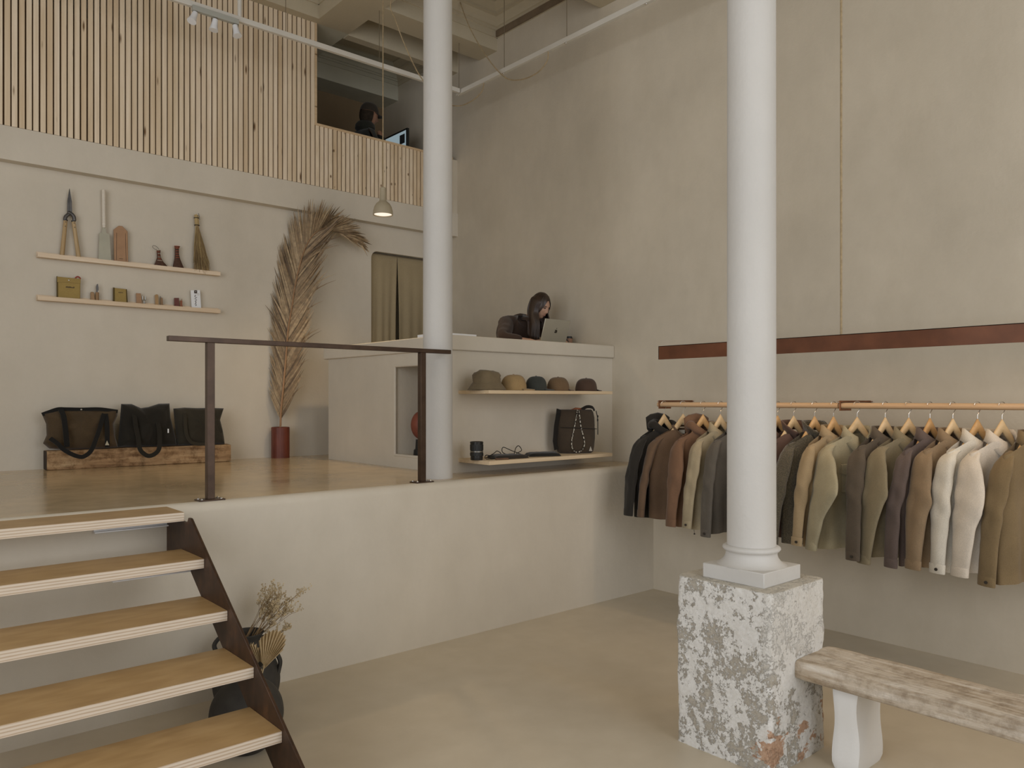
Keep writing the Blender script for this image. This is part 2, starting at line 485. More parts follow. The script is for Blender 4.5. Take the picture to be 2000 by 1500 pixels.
# ------------------------------------------------------------------ slat screen of the mezzanine
scr = thing('slat_screen', (2.6, YB + .03, MEZ), 'screen of upright pale pine slats on the mezzanine, lower before the opening', 'slat screen')
PITCH, SWID = .047, .0357
XEND = 3.476
tall = MB().box((-SWID/2, -.012, 0), (SWID/2, .012, 1)).build('slat', MAT['pine'], None)
tall_me = tall.data
bpy.data.objects.remove(tall, do_unlink=True)
def slat(x, z0, z1):
    o = bpy.data.objects.new('slat', tall_me); COL.objects.link(o)
    o.parent = scr; o.location = Vector((x, YB + .012 + random.uniform(-.0015, .0015), z0)) - wo(scr)
    o.scale = (random.uniform(.96, 1.03), 1, z1 - z0)
x = XEND - .018
while x > .25:
    slat(x + random.uniform(-.0012, .0012), MEZ + .002, Z5 - .001); x -= PITCH
x = XEND + PITCH - .018
while x < 5.115:
    slat(x + random.uniform(-.001, .001), MEZ + .002, 4.243); x += PITCH
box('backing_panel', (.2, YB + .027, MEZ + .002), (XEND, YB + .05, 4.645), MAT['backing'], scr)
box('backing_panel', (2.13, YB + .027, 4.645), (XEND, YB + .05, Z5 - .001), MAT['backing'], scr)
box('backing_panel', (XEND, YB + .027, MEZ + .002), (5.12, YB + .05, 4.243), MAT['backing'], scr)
box('top_rail', (XEND + .001, YB - .004, 4.243), (5.128, YB + .06, 4.266), MAT['pine_rail'], scr)
box('end_post', (XEND + .0015, YB - .003, 4.267), (XEND + .024, YB + .06, Z5 - .001), MAT['pine_rail'], scr)

# ------------------------------------------------------------------ columns
def column(cx, cy, z0, r0, r1, z1, label):
    t = thing('column', (cx, cy, z0), label, 'column')
    n = 40
    prof = [(r0 + (r1 - r0)*k/12, z0 + (z1 - z0)*k/12) for k in range(13)]
    MB().lathe(prof, (cx, cy, 0), n).build('shaft', MAT['white'], t, smooth=True)
    return t
c2 = column(3.158, 4.425, PZ, .1035, .0985, 5.127, 'round white column rising from the raised floor at the counter corner')
CX, CY = 3.188, 1.985
c1 = column(CX, CY, .776, .1, .1, 5.6, 'round white column in front, standing on a crumbling stone pedestal')
for ch in list(c1.children): bpy.data.objects.remove(ch, do_unlink=True)
MB().lathe([(.1095, .93), (.1092, 1.2), (.1088, 2.4), (.108, 3.6), (.107, 5.62)], (CX, CY, 0), 48).build('shaft', MAT['white'], c1, smooth=True)
base = [(.112, .93), (.118, .928), (.128, .922), (.130, .914), (.124, .906), (.117, .902), (.114, .896), (.115, .886), (.120, .872), (.130, .858), (.145, .846), (.157, .842)]
MB().lathe(base[::-1], (CX, CY, 0), 48).build('base_moulding', MAT['white'], c1, smooth=True, angle=60)
box('plinth', (CX-.155, CY-.158, .776), (CX+.155, CY+.158, .842), MAT['white'], c1, bevel=.004)

# ------------------------------------------------------------------ crumbling pedestal
def nt_thresh(nt, v, a, b):
    r = nt.nodes.new('ShaderNodeMapRange'); r.inputs[1].default_value = a; r.inputs[2].default_value = b
    nt.links.new(v, r.inputs[0]); return r.outputs[0]
def stone():
    m, nt, b = node_mat('flaking_stone')
    v = tex_base(nt)
    n1 = nz(nt, v, 22, 12, .8); n2 = nz(nt, v, 80, 6, .75); n3 = nz(nt, v, 5.0, 6, .6)
    grey = ramp(nt, n2, [(.3, (.28, .24, .19, 1)), (.5, (.46, .42, .35, 1)), (.75, (.58, .54, .46, 1))])
    sp = nt.nodes.new('ShaderNodeSeparateXYZ'); nt.links.new(v, sp.inputs[0])
    white = ramp(nt, nz(nt, v, 60, 4), [(.3, (.68, .66, .61, 1)), (.7, (.80, .785, .75, 1))])
    msk = nt.nodes.new('ShaderNodeMath'); msk.operation = 'MULTIPLY_ADD'; msk.inputs[1].default_value = .75
    nt.links.new(n3, msk.inputs[0]); nt.links.new(n1, msk.inputs[2])
    ms2 = nt.nodes.new('ShaderNodeMath'); ms2.operation = 'MULTIPLY_ADD'; ms2.inputs[1].default_value = .45
    nt.links.new(n2, ms2.inputs[0]); nt.links.new(msk.outputs[0], ms2.inputs[2])
    mm = nt_thresh(nt, ms2.outputs[0], 1.03, 1.07)
    col = mixc(nt, mm, grey, white)
    # a few orange brick patches showing low on the near edge
    bn = nz(nt, tex_base(nt, (1, 1, 1.5)), 7, 5, .6)
    bx = nt.nodes.new('ShaderNodeMapRange'); bx.inputs[1].default_value = .45; bx.inputs[2].default_value = .12
    nt.links.new(sp.outputs[2], bx.inputs[0])
    ym = nt.nodes.new('ShaderNodeMapRange'); ym.inputs[1].default_value = .0; ym.inputs[2].default_value = -.22
    nt.links.new(sp.outputs[1], ym.inputs[0])
    mu = nt.nodes.new('ShaderNodeMath'); mu.operation = 'MULTIPLY'
    nt.links.new(bx.outputs[0], mu.inputs[0]); nt.links.new(ym.outputs[0], mu.inputs[1])
    m2 = nt.nodes.new('ShaderNodeMath'); m2.operation = 'MULTIPLY_ADD'; m2.inputs[1].default_value = .22
    nt.links.new(mu.outputs[0], m2.inputs[0]); nt.links.new(bn, m2.inputs[2])
    bm_ = ramp(nt, m2.outputs[0], [(.765, (0, 0, 0)), (.79, (1, 1, 1))])
    brick = ramp(nt, n2, [(.3, (.40, .23, .14, 1)), (.7, (.58, .40, .28, 1))])
    col = mixc(nt, bm_, col, brick)
    # upper part of the side towards the street is whiter
    top = nt.nodes.new('ShaderNodeMapRange'); top.inputs[1].default_value = .40; top.inputs[2].default_value = .52
    nt.links.new(sp.outputs[2], top.inputs[0])
    side = nt.nodes.new('ShaderNodeMapRange'); side.inputs[1].default_value = -.19; side.inputs[2].default_value = -.215
    nt.links.new(sp.outputs[1], side.inputs[0])
    tm = nt.nodes.new('ShaderNodeMath'); tm.operation = 'MULTIPLY'
    nt.links.new(top.outputs[0], tm.inputs[0]); nt.links.new(side.outputs[0], tm.inputs[1])
    col = mixc(nt, tm.outputs[0], col, ramp(nt, n2, [(.25, (.56, .53, .47, 1)), (.6, (.73, .71, .66, 1))]))
    # smooth cement on top
    tp = nt.nodes.new('ShaderNodeMapRange'); tp.inputs[1].default_value = .772; tp.inputs[2].default_value = .775
    nt.links.new(sp.outputs[2], tp.inputs[0])
    col = mixc(nt, tp.outputs[0], col, (.60, .56, .48, 1))
    nt.links.new(col, b.inputs['Base Color'])
    b.inputs['Roughness'].default_value = .9; b.inputs['Specular IOR Level'].default_value = .2
    ad = nt.nodes.new('ShaderNodeMath'); ad.operation = 'ADD'
    nt.links.new(mm, ad.inputs[0]); nt.links.new(n2, ad.inputs[1])
    bump(nt, b, ad.outputs[0], .7, .008)
    return m
bm = bmesh.new()
bmesh.ops.create_cube(bm, size=1)
PX0, PX1, PY0, PY1, PH = 2.972, 3.432, 1.757, 2.245, .777
for v in bm.verts: v.co = Vector(((PX0+PX1)/2 + v.co.x*(PX1-PX0), (PY0+PY1)/2 + v.co.y*(PY1-PY0), PH/2 + v.co.z*PH))
bmesh.ops.subdivide_edges(bm, edges=bm.edges, cuts=46, use_grid_fill=True)
cxy = Vector(((PX0+PX1)/2, (PY0+PY1)/2, 0))
for v in bm.verts:
    p = v.co.copy()
    d = Vector((p.x-cxy.x, p.y-cxy.y, 0))
    on = max(abs(d.x)/((PX1-PX0)/2), abs(d.y)/((PY1-PY0)/2))
    if on > .97:
        k = noise.fractal(p*16, 1, 2, 6)*.0045 + noise.noise(p*5)*.005
        # rounding of the upright edges
        ed = min(abs(d.x)/((PX1-PX0)/2), abs(d.y)/((PY1-PY0)/2))
        k -= .012*max(0, (ed - .93)/.07)*(.6 + .8*noise.noise(p*12))
        if p.z > PH - .02: k -= .006*abs(noise.noise(p*25))
        v.co += d.normalized()*k
    elif p.z > PH - .001:
        v.co.z += noise.noise(p*9)*.0015
me = bpy.data.meshes.new('stone_pedestal'); 
for v in bm.verts: v.co -= cxy
bm.to_mesh(me); bm.free()
for p in me.polygons: p.use_smooth = True
me.set_sharp_from_angle(angle=math.radians(50))
me.materials.append(stone())
ped = bpy.data.objects.new('stone_pedestal', me); COL.objects.link(ped); ped.location = cxy
tag(ped, 'square crumbling plaster and stone pedestal under the front white column', 'pedestal')

# ------------------------------------------------------------------ steel handrail
hr = thing('handrail', (2.2, 4.254, PZ), 'brown steel handrail on two posts along the raised floor edge', 'handrail')
box('top_bar', (1.307, 4.235, 1.905), (3.134, 4.275, 1.932), MAT['rail_steel'], hr, bevel=.002)
for px in (1.526, 2.908):
    box('post', (px-.02, 4.234, PZ + .008), (px+.02, 4.274, 1.905), MAT['rail_steel'], hr, bevel=.002)
    pl = box('base_plate', (px-.07, 4.214, PZ), (px+.07, 4.294, PZ + .008), MAT['rail_steel'], hr, bevel=.002)
    for bx_ in (-.052, .052):
        for by in (-.028, .028):
            MB().lathe([(.008, PZ+.008), (.008, PZ+.012), (.004, PZ+.015)], (px+bx_, 4.254+by, 0), 10).build('bolt', MAT['chrome'], pl, smooth=True)

# ------------------------------------------------------------------ open staircase
st = thing('staircase', (.5, 3.3, 0), 'open staircase of thick plywood treads on rusty steel stringers', 'staircase')
XS = 1.275
TZ = [1.050, .866, .686, .515, .341, .165]
TY = [(3.898, 4.164), (3.626, 3.938), (3.343, 3.673), (3.062, 3.385), (2.798, 3.105), (2.52, 2.83)]
for z, (y0, y1) in zip(TZ, TY):
    mb = MB(); a, b = (-.55, y0, z-.044), (XS, y1, z)
    mb.mi = 1; mb.box(a, b)
    for i, f in enumerate(mb.f):
        zs = [mb.v[k].z for k in f]
        if min(zs) > z - .001: mb.m[i] = 0
    o = mb.build('tread', [MAT['ply'], MAT['ply_edge']], st, bevel=.0015, seg=1)
poly = [(YP - .002, 1.004), (3.86, 1.004), (3.842, 1.029), (3.811, 1.029), (2.235, 0), (2.615, 0), (3.90, .835), (3.95, .815), (YP - .002, .815)]
for xs in (XS, -.562):
    MB().prism(poly, 'x', xs, xs + .012).build('stringer', MAT['rust'], st, bevel=.001, seg=1)
for x0, y0, y1, z0, zt in ((.936, 4.135, 4.163, .953, TZ[0] - .0442), (.935, 3.808, 3.838, .776, TZ[1] - .0442)):
    tag(MB().box((x0, y0, z0), (XS, y1, z0 + .006)).box((x0, y1 - .003, z0), (XS, y1, zt)).build('support_angle', MAT['glass_white'], st), 'white metal angle under the tread')
struct(box('trim_wall_end', (5.129, YB + .012, MEZ), (XR, YB + .1, 4.25), MAT['wall']))
# ================================================================== COUNTER
CXL, CYF, CYB = 3.395, 4.63, 6.47
ct = thing('counter', (4.2, 5.0, PZ), 'plastered sales counter with a niche in its side on the raised floor', 'counter')
# body: front run and side return, with a niche in the side return
N0, N1, NZ0, NZ1 = 4.80, 5.36, 1.148, 1.868
mb = MB()
mb.box((CXL, CYF, PZ), (XR, 4.80, 1.963))                                   # front skin
mb.box((4.1, 4.80, PZ), (XR, 5.2, 1.963))                                   # front run core
mb.box((CXL, N1, PZ), (4.1, CYB, 1.963))                                    # side return behind the niche
mb.box((CXL, N0, PZ), (4.1, N1, NZ0)).box((CXL, N0, NZ1), (4.1, N1, 1.963)) # below and above the niche
mb.box((3.92, N0, NZ0), (4.1, N1, NZ1))                                     # back of the niche
mb.build('body', MAT['wall_light'], ct)
# rounded lip around the niche
mb = MB(); rr = .016
pts = [(N0, NZ0), (N1, NZ0), (N1, NZ1), (N0, NZ1)]
path = [Vector((CXL + .009, y, z)) for y, z in pts]
for i in range(4): mb.tube([path[i], path[(i+1) % 4]], rr*.8, 10)
mb.build('niche_lip', MAT['wall_light'], ct, smooth=True)
poly = [(3.375, 4.604), (XR, 4.604), (XR, 5.27), (4.15, 5.27), (4.15, 6.53), (3.375, 6.53)]
wt = MB().prism(poly, 'z', 1.963, 2.074).build('worktop', MAT['wall_light'], None, bevel=.008)
tag(wt, 'thick pale plaster worktop along the top of the counter', 'worktop')
# red vessel in the niche
rv = thing('red_vessel', (3.56, 5.215, NZ0), 'round red vessel on a dark foot half hidden in the counter niche', 'vessel')
MAT['redball'] = pmat('red_leather', (.20, .055, .032), .25, 9, rough=.55, bs=.2)
MB().sphere((3.56, 5.215, 1.39), (.085, .085, .115), 28, 18).build('body', MAT['redball'], rv, smooth=True)
MB().lathe([(.03, 1.49), (.022, 1.53), (.016, 1.60), (.02, 1.615)], (3.56, 5.215, 0), 14).build('neck', MAT['black'], rv, smooth=True)
MB().lathe([(.065, NZ0), (.062, 1.19), (.05, 1.2), (.045, 1.275)], (3.56, 5.215, 0), 18).build('foot', MAT['black'], rv, smooth=True)

# two pine shelves on the counter front
SX0, SX1, SY0 = 3.493, 4.797, 4.268
s_up = box('display_shelf', (SX0, SY0, 1.639), (SX1, CYF + .004, 1.664), MAT['shelf'], None, bevel=.0015)
tag(s_up, 'pale wooden shelf on the counter front holding five hats', 'shelf')
s_lo = box('display_shelf', (SX0, SY0, 1.131), (SX1, CYF + .004, 1.159), MAT['shelf'], None, bevel=.0015)
tag(s_lo, 'pale wooden lower shelf on the counter front under the backpack', 'shelf')

# ------------------------------------------------------------------ fabrics
def fabric(name, c, var=.14, weave=260, rough=.85, bs=.25, fold=5):
    m, nt, b = node_mat(name)
    v = tex_base(nt)
    n1 = nz(nt, v, fold, 5); n2 = nz(nt, v, weave, 2)
    col = ramp(nt, n1, [(.3, sc(c, 1 - var)), (.7, sc(c, 1 + var))])
    c2 = ramp(nt, n2, [(.3, (.86, .86, .86, 1)), (.7, (1.08, 1.08, 1.08, 1))])
    nt.links.new(mixc(nt, 1.0, col, c2, 'MULTIPLY'), b.inputs['Base Color'])
    b.inputs['Roughness'].default_value = rough; b.inputs['Specular IOR Level'].default_value = .2
    b.inputs['Sheen Weight'].default_value = .15
    bump(nt, b, n2, bs, .0015)
    return m
def fleece(name, c):
    m, nt, b = node_mat(name)
    v = tex_base(nt); vo = nt.nodes.new('ShaderNodeTexVoronoi'); vo.inputs['Scale'].default_value = 130
    nt.links.new(v, vo.inputs['Vector'])
    col = ramp(nt, vo.outputs['Distance'], [(.0, sc(c, 1.3)), (.6, sc(c, .62))])
    nt.links.new(col, b.inputs['Base Color']); b.inputs['Roughness'].default_value = .95
    b.inputs['Sheen Weight'].default_value = .3
    bump(nt, b, vo.outputs['Distance'], .8, .004)
    return m

# ------------------------------------------------------------------ hats
def cap(u, label, c, ang, r=.088, hgt=.100, seams=True, y=4.42, brim=.07):
    x = oy(u, 764, y).x; z = 1.664
    t = thing('cap', (x, y, z), label, 'hat', 'hats on the upper shelf')
    m = fabric('cap_cloth', c, .18, 300)
    ca, sa = math.cos(ang), math.sin(ang)
    def dome(a, e):
        # a around, e 0 rim .. 1 top; the front (angle 0) stands a little taller
        rr = math.cos(e*math.pi/2)**.62
        zz = hgt*math.sin(e*math.pi/2)**.85
        lx = r*1.06*rr*math.cos(a); ly = r*.92*rr*math.sin(a)
        w = 1 + .03*noise.noise(Vector((lx*22, ly*22, zz*22 + x*9)))
        if seams: w -= .012*max(0, math.cos(6*a))**8*min(1, rr*2)
        return Vector((x + (lx*ca - ly*sa)*w, y + (lx*sa + ly*ca)*w, z + .003 + zz*(1 + .04*math.cos(a)*(1-e))))
    n = 48
    MB().loft([[dome(2*math.pi*i/n, k/11) for i in range(n)] for k in range(12)], True, False, True).build('crown', m, t, smooth=True, angle=80)
    MB().sphere((x, y, z + .003 + hgt), (.008, .008, .004), 10, 6).build('top_button', m, t, smooth=True)
    mb = MB(); rows = []
    for k in range(6):
        q = k/5; row = []
        for i in range(17):
            a = -1.05 + 2.1*i/16
            ro = r*1.0 + brim*q*math.cos(a*.98)**.9
            lx = ro*math.cos(a); ly = r*.9*math.sin(a)*(1 + .12*q)
            row.append(Vector((x + lx*ca - ly*sa, y + lx*sa + ly*ca, z + .017 - .007*q - .006*abs(math.sin(a))*q)))
        rows.append(row)
    top = rows; bot = [[p - Vector((0, 0, .006)) for p in r_] for r_ in rows]
    mb.loft(top, False).loft(bot, False)
    ring = top[-1] ; mb.loft([top[-1], bot[-1]], False)
    mb.build('visor', m, t, smooth=True)
    return t
# bucket hat
bx, by = oy(951, 764, 4.42).x, 4.42
bh = thing('bucket_hat', (bx, by, 1.664), 'crumpled khaki bucket hat at the left end of the hat shelf', 'hat', 'hats on the upper shelf')
mbk = fabric('bucket_cloth', A(92, 80, 60, 1.5), .2, 240)
def bhat(a, r, z, cr=.0):
    p = Vector((r*math.cos(a), .88*r*math.sin(a), z))
    k = 1 + cr*noise.noise(p*26 + Vector((3, 1, 4)))
    return Vector((bx + p.x*k, by + p.y*k, 1.664 + z*(1 + cr*.6*noise.noise(p*18))))
pr = [(.150, .004, 0), (.138, .020, .02), (.118, .046, .03), (.110, .058, .03), (.109, .062, .05), (.108, .088, .10), (.104, .112, .16), (.092, .130, .2), (.066, .141, .2), (.03, .144, .1)]
MB().loft([[bhat(2*math.pi*i/56, r, z, c) for i in range(56)] for r, z, c in pr[4:]], True, False, True).build('crown', mbk, bh, smooth=True, angle=80)
MB().loft([[bhat(2*math.pi*i/56, r, z, c) for i in range(56)] for r, z, c in pr[:5]], True, False, False).build('brim', mbk, bh, smooth=True, angle=80)
for zz in (.012, .030, .046):
    rr = .150 - (zz-.004)*.76
    MB().tube([bhat(2*math.pi*i/48, rr, zz, 0) for i in range(49)], .0012, 5, False).build('stitching', mbk, bh, smooth=True)
for a in (-.35, .05):
    MB().sphere(bhat(a, .1085, .085, 0), .004, 8, 6).build('eyelet', MAT['dark_steel'], bh, smooth=True)
cap(1003, 'tan corduroy cap with a curved visor, second on the hat shelf', A(130, 108, 74, 1.45), -.55, .094, .118)
cap(1047, 'dark teal cap, third on the hat shelf', A(48, 50, 46, 1.4), -.35, .082, .110)
cap(1090, 'mid brown panelled cap, fourth on the hat shelf', A(92, 73, 52, 1.45), -.05, .090, .108)
cap(1145, 'dark brown flat-visored cap at the right end of the hat shelf', A(62, 47, 37, 1.5), .06, .092, .104, brim=.085)

# ------------------------------------------------------------------ lower shelf: lens, pouches, backpack
lx, ly, lz = 3.507, 4.42, 1.159
lx = oy(931, 880, ly).x
ln = thing('camera_lens', (lx, ly, lz), 'black camera lens standing upright on the lower shelf', 'lens')
MAT['lens_rub'] = pmat('ribbed_rubber', (.014, .015, .014), .2, 40, rough=.5)
LR = .0485
def ribbed(z0, z1, r, n=60):
    return [[Vector((lx + (r + .0012*(i % 2))*math.cos(2*math.pi*i/n), ly + (r + .0012*(i % 2))*math.sin(2*math.pi*i/n), z)) for i in range(n)] for z in (z0, z1)]
MB().lathe([(.043, lz), (.0445, lz+.004), (.0445, lz+.028), (LR-.002, lz+.03), (LR-.002, lz+.118), (LR, lz+.121), (LR, lz+.131), (.044, lz+.134), (.040, lz+.131)], (lx, ly, 0), 36).build('barrel', MAT['black'], ln, smooth=True, angle=30)
MB().loft(ribbed(lz+.032, lz+.052, LR-.001)).build('focus_ring', MAT['lens_rub'], ln)
MB().loft(ribbed(lz+.072, lz+.112, LR-.001)).build('zoom_ring', MAT['lens_rub'], ln)
MB().lathe([(LR-.0015, lz+.058), (LR-.0005, lz+.06), (LR-.0005, lz+.063), (LR-.0015, lz+.065)], (lx, ly, 0), 36).build('ring_mark', MAT['steel'], ln, smooth=True)

m_pouch = fabric('pouch_nylon', A(40, 35, 29, 1.3), .25, 200)
m_pouch2 = fabric('pouch_nylon_black', A(30, 29, 26, 1.2), .25, 200)
def flat_pouch(name, corners, th, mat, label, cordpts, cat='pouch', group='pouches on the lower shelf'):
    ps = [Vector((p[0], p[1], 0)) for p in corners]
    c = sum(ps, Vector())/len(ps)
    t = thing(name, (c.x, c.y, 1.159), label, cat, group)
    rg = linring([(p.x, p.y) for p in ps], 7)
    rings = []
    for sc_, zz in ((1, .002), (1, .004), (.9, th*.75), (.7, th), (.35, th*1.05), (.05, th)):
        rings.append([Vector((c.x + (x-c.x)*sc_, c.y + (y-c.y)*sc_, 1.159 + zz + .004*noise.noise(Vector((x*30, y*30, sc_)))*(1 if zz > .005 else 0))) for x, y in rg])
    MB().loft(rings).build('pouch_body', mat, t, smooth=True, angle=70)
    MB().tube(smoothpath(cordpts, 8), .0032, 6).build('drawcord', MAT['black'], t, smooth=True)
    return t
S0 = 1.159
flat_pouch('cord_pouch', [(3.62, 4.34), (3.91, 4.31), (3.90, 4.48), (3.68, 4.53)], .028, m_pouch, 'dark brown flat drawstring pouch lying beside the camera lens',
           [(3.66, 4.40, S0+.012), (3.60, 4.43, S0+.03), (3.63, 4.48, S0+.004), (3.70, 4.47, S0+.035), (3.75, 4.49, S0+.05), (3.77, 4.47, S0+.03), (3.70, 4.45, S0+.008), (3.62, 4.38, S0+.004), (3.57, 4.40, S0+.004)])
flat_pouch('cord_pouch', [(3.985, 4.385), (4.23, 4.29), (4.33, 4.44), (4.09, 4.56)], .026, m_pouch2, 'black flat drawstring pouch lying before the backpack',
           [(4.0, 4.50, S0+.014), (3.92, 4.52, S0+.045), (3.87, 4.56, S0+.07), (3.86, 4.55, S0+.03), (3.95, 4.54, S0+.006), (4.0, 4.56, S0+.06), (4.03, 4.56, S0+.075), (4.05, 4.55, S0+.04), (3.98, 4.53, S0+.02)])
kt = MB().obox((3.66, 4.325, S0+.006), (.045, -.018, 0), (.006, .014, 0), (0, 0, .006)).build('leather_tag', pmat('brown_leather', (.12, .06, .03), .3, 20, rough=.6), None, bevel=.003)
tag(kt, 'small brown leather key tag on the front left of the lower shelf', 'key tag')

# backpack
pk = thing('backpack', (4.56, 4.46, S0), 'dark brown upright backpack with a speckled cord loop on the lower shelf', 'backpack')
m_pack = fabric('pack_canvas', A(55, 46, 36, 1.45), .16, 220)
m_dark = fabric('pack_webbing', A(30, 27, 23, 1.2), .1, 300)
PK = Matrix.Translation((4.565, 4.465, S0)) @ Matrix.Rotation(math.radians(-27), 4, 'Z')
def pk_ring(hw, hd, z, n=44, p=2.9, seed=0, shift=(0, 0)):
    R = []
    for i in range(n):
        a = 2*math.pi*i/n; ca, sa = math.cos(a), math.sin(a)
        q = (abs(ca)**p + abs(sa)**p)**(-1/p)
        k = 1 + .06*noise.noise(Vector((ca*2.2, sa*2.2, z*9 + seed)))
        R.append(PK @ Vector((shift[0] + hw*q*ca*k, shift[1] + hd*q*sa*k, z)))
    return R
rows = [(.128, .056, .0), (.148, .072, .012), (.157, .080, .05), (.162, .084, .12), (.163, .081, .20), (.160, .076, .212), (.161, .075, .222), (.158, .068, .29), (.149, .050, .335), (.140, .032, .350), (.134, .022, .356)]
MB().loft([pk_ring(a, b, z, 44) for a, b, z in rows], True, True, True).build('pack_body', m_pack, pk, smooth=True, angle=80)
pkv = lambda x, y, z: PK @ Vector((x, y, z))
MB().tube([pkv(-.155 + .31*i/24, -.083 - .0*i, .214 - .016*i/24) for i in range(25)], .0028, 6).build('pocket_seam', m_dark, pk, smooth=True)
tag(MB().puff([(-.05, .352), (.0, .372), (.05, .368), (.06, .356), (.0, .350)], 0, .012, 4).xf(PK).build('inner_lining', pmat('rust_lining', (.24, .075, .03), .2, 20), pk, smooth=True), 'rust-coloured lining showing at the mouth')
MB().ribbon([pkv(-.150, -.02, .358), pkv(-.162, -.05, .33), pkv(-.175, -.03, .22), pkv(-.182, -.02, .10), pkv(-.170, -.02, .03)], .034, .006, Vector((-.5, -.8, 0))).build('shoulder_strap', m_dark, pk, smooth=True)
MB().ribbon(smoothpath([pkv(.05, -.02, .358), pkv(.09, -.03, .378), pkv(.14, -.02, .372), pkv(.158, -.02, .345)], 5), .026, .006, Vector((.3, -.9, .3))).build('top_handle', m_dark, pk, smooth=True)
MB().ribbon([pkv(.164, -.04, .345), pkv(.172, -.05, .30), pkv(.176, -.05, .25), pkv(.176, -.05, .15)], .012, .004, Vector((.8, -.5, 0))).build('side_strap', m_dark, pk, smooth=True)
for zz in (.30, .27): MB().obox(pkv(.175, -.05, zz), (.006, 0, 0), (0, .004, 0), (0, 0, .009)).build('buckle', MAT['black'], pk, bevel=.002)
def dashed():
    m, nt, b = node_mat('speckled_cord')
    v = tex_base(nt, (1, 1, 1)); sp = nt.nodes.new('ShaderNodeTexChecker'); sp.inputs['Scale'].default_value = 62
    nt.links.new(v, sp.inputs['Vector']); sp.inputs['Color1'].default_value = (.60, .56, .46, 1); sp.inputs['Color2'].default_value = (.03, .026, .02, 1)
    nt.links.new(sp.outputs['Color'], b.inputs['Base Color']); b.inputs['Roughness'].default_value = .8
    return m
loop = smoothpath([pkv(.0, -.05, .352), pkv(-.015, -.072, .30), pkv(-.04, -.086, .20), pkv(-.062, -.092, .10), pkv(-.055, -.094, .04), pkv(-.02, -.096, .012), pkv(.025, -.094, .03), pkv(.048, -.092, .08), pkv(.035, -.090, .15), pkv(.018, -.086, .22), pkv(.012, -.072, .30), pkv(.012, -.05, .352)], 6)
tag(MB().tube(loop, .0042, 7).build('cord_loop', dashed(), pk, smooth=True), 'black and white speckled cord loop')
tag(MB().prism([(.088, .02), (.116, .02), (.102, .058)], 'y', -.0845, -.078).xf(PK).build('logo_patch', pmat('grey_patch', (.40, .37, .31), .1, 30), pk), 'small pale triangular patch')

# ================================================================== BACK WALL: ledges and tools
def ledge(z, label):
    t = thing('picture_ledge', (1.876, YW, z), label, 'ledge', 'ledges on the back wall')
    box('base_board', (1.171, YW - .052, z), (2.582, YW, z + .014), MAT['ledge'], t, bevel=.001)
    box('front_lip', (1.171, YW - .064, z), (2.582, YW - .052, z + .034), MAT['ledge'], t, bevel=.001)
    box('back_board', (1.171, YW - .012, z + .014), (2.582, YW, z + .048), MAT['ledge'], t, bevel=.001)
    return t
LU, LL = 2.700, 2.366
ledge(LU, 'upper pale wooden picture ledge with shears, saw and brooms')
ledge(LL, 'lower pale wooden picture ledge with pouches and small knives')
YT = YW - .035
def P2(u, v, Y=None): 
    p = oy(u, v, YT if Y is None else Y); return (p.x, p.z)
def sheet(pts, th, y=None):
    y = YT if y is None else y
    return MB().prism([P2(u, v) for u, v in pts], 'y', y - th/2, y + th/2)
W_OAK = pine('ash_handle', (.36, .25, .12, 1), (.52, .38, .21, 1), 'z', True, False)
# garden shears, points up
sh = thing('garden_shears', (*oy(137, 497, YT)[:2], LU + .014), 'garden shears with long wooden handles, blades up on the upper ledge', 'shears')
b_ = sheet([(135.5, 368), (131.5, 392), (131, 417), (134, 421), (140.5, 417), (140, 395)], .006); b_.build('blade', MAT['dark_steel'], sh, bevel=.001, seg=1)
sheet([(135.5, 368), (140, 395), (140.5, 418), (136, 421), (134.5, 395)], .006, YT - .007).build('blade', MAT['dark_steel'], sh, bevel=.001, seg=1)
def pth(pts, y=YT): return [Vector((P2(u, v)[0], y, P2(u, v)[1])) for u, v in pts]
MB().tube(smoothpath(pth([(140, 415), (133, 419), (128, 424), (127, 431)]), 5), [.014]*15 + [.012], 10).build('shank', MAT['dark_steel'], sh, smooth=True)
MB().tube(smoothpath(pth([(132, 415), (139, 418), (144, 424), (145, 432)], YT-.006), 5), [.014]*15 + [.012], 10).build('shank', MAT['dark_steel'], sh, smooth=True)
for pts, y in (([(128.3, 429), (120.8, 499)], YT), ([(143.0, 431), (154, 501)], YT - .004)):
    pp = pth(pts, y); pp[1].z = LU + .016
    MB().tube([pp[0] + (pp[1]-pp[0])*k/8 for k in range(9)], [.0135, .0145, .0145, .015, .0155, .016, .0165, .017, .0165], 12).build('handle', W_OAK, sh, smooth=True)
    MB().tube([pp[0], pp[0] + (pp[1]-pp[0])*.03], .0155, 12).build('ferrule', MAT['black'], sh, smooth=True)
    for k in (.07, .18):
        q = pp[0] + (pp[1]-pp[0])*k
        MB().tube([q + Vector((0, -.013, 0)), q + Vector((0, -.017, 0))], .0035, 8).build('rivet', MAT['black'], sh, smooth=True)
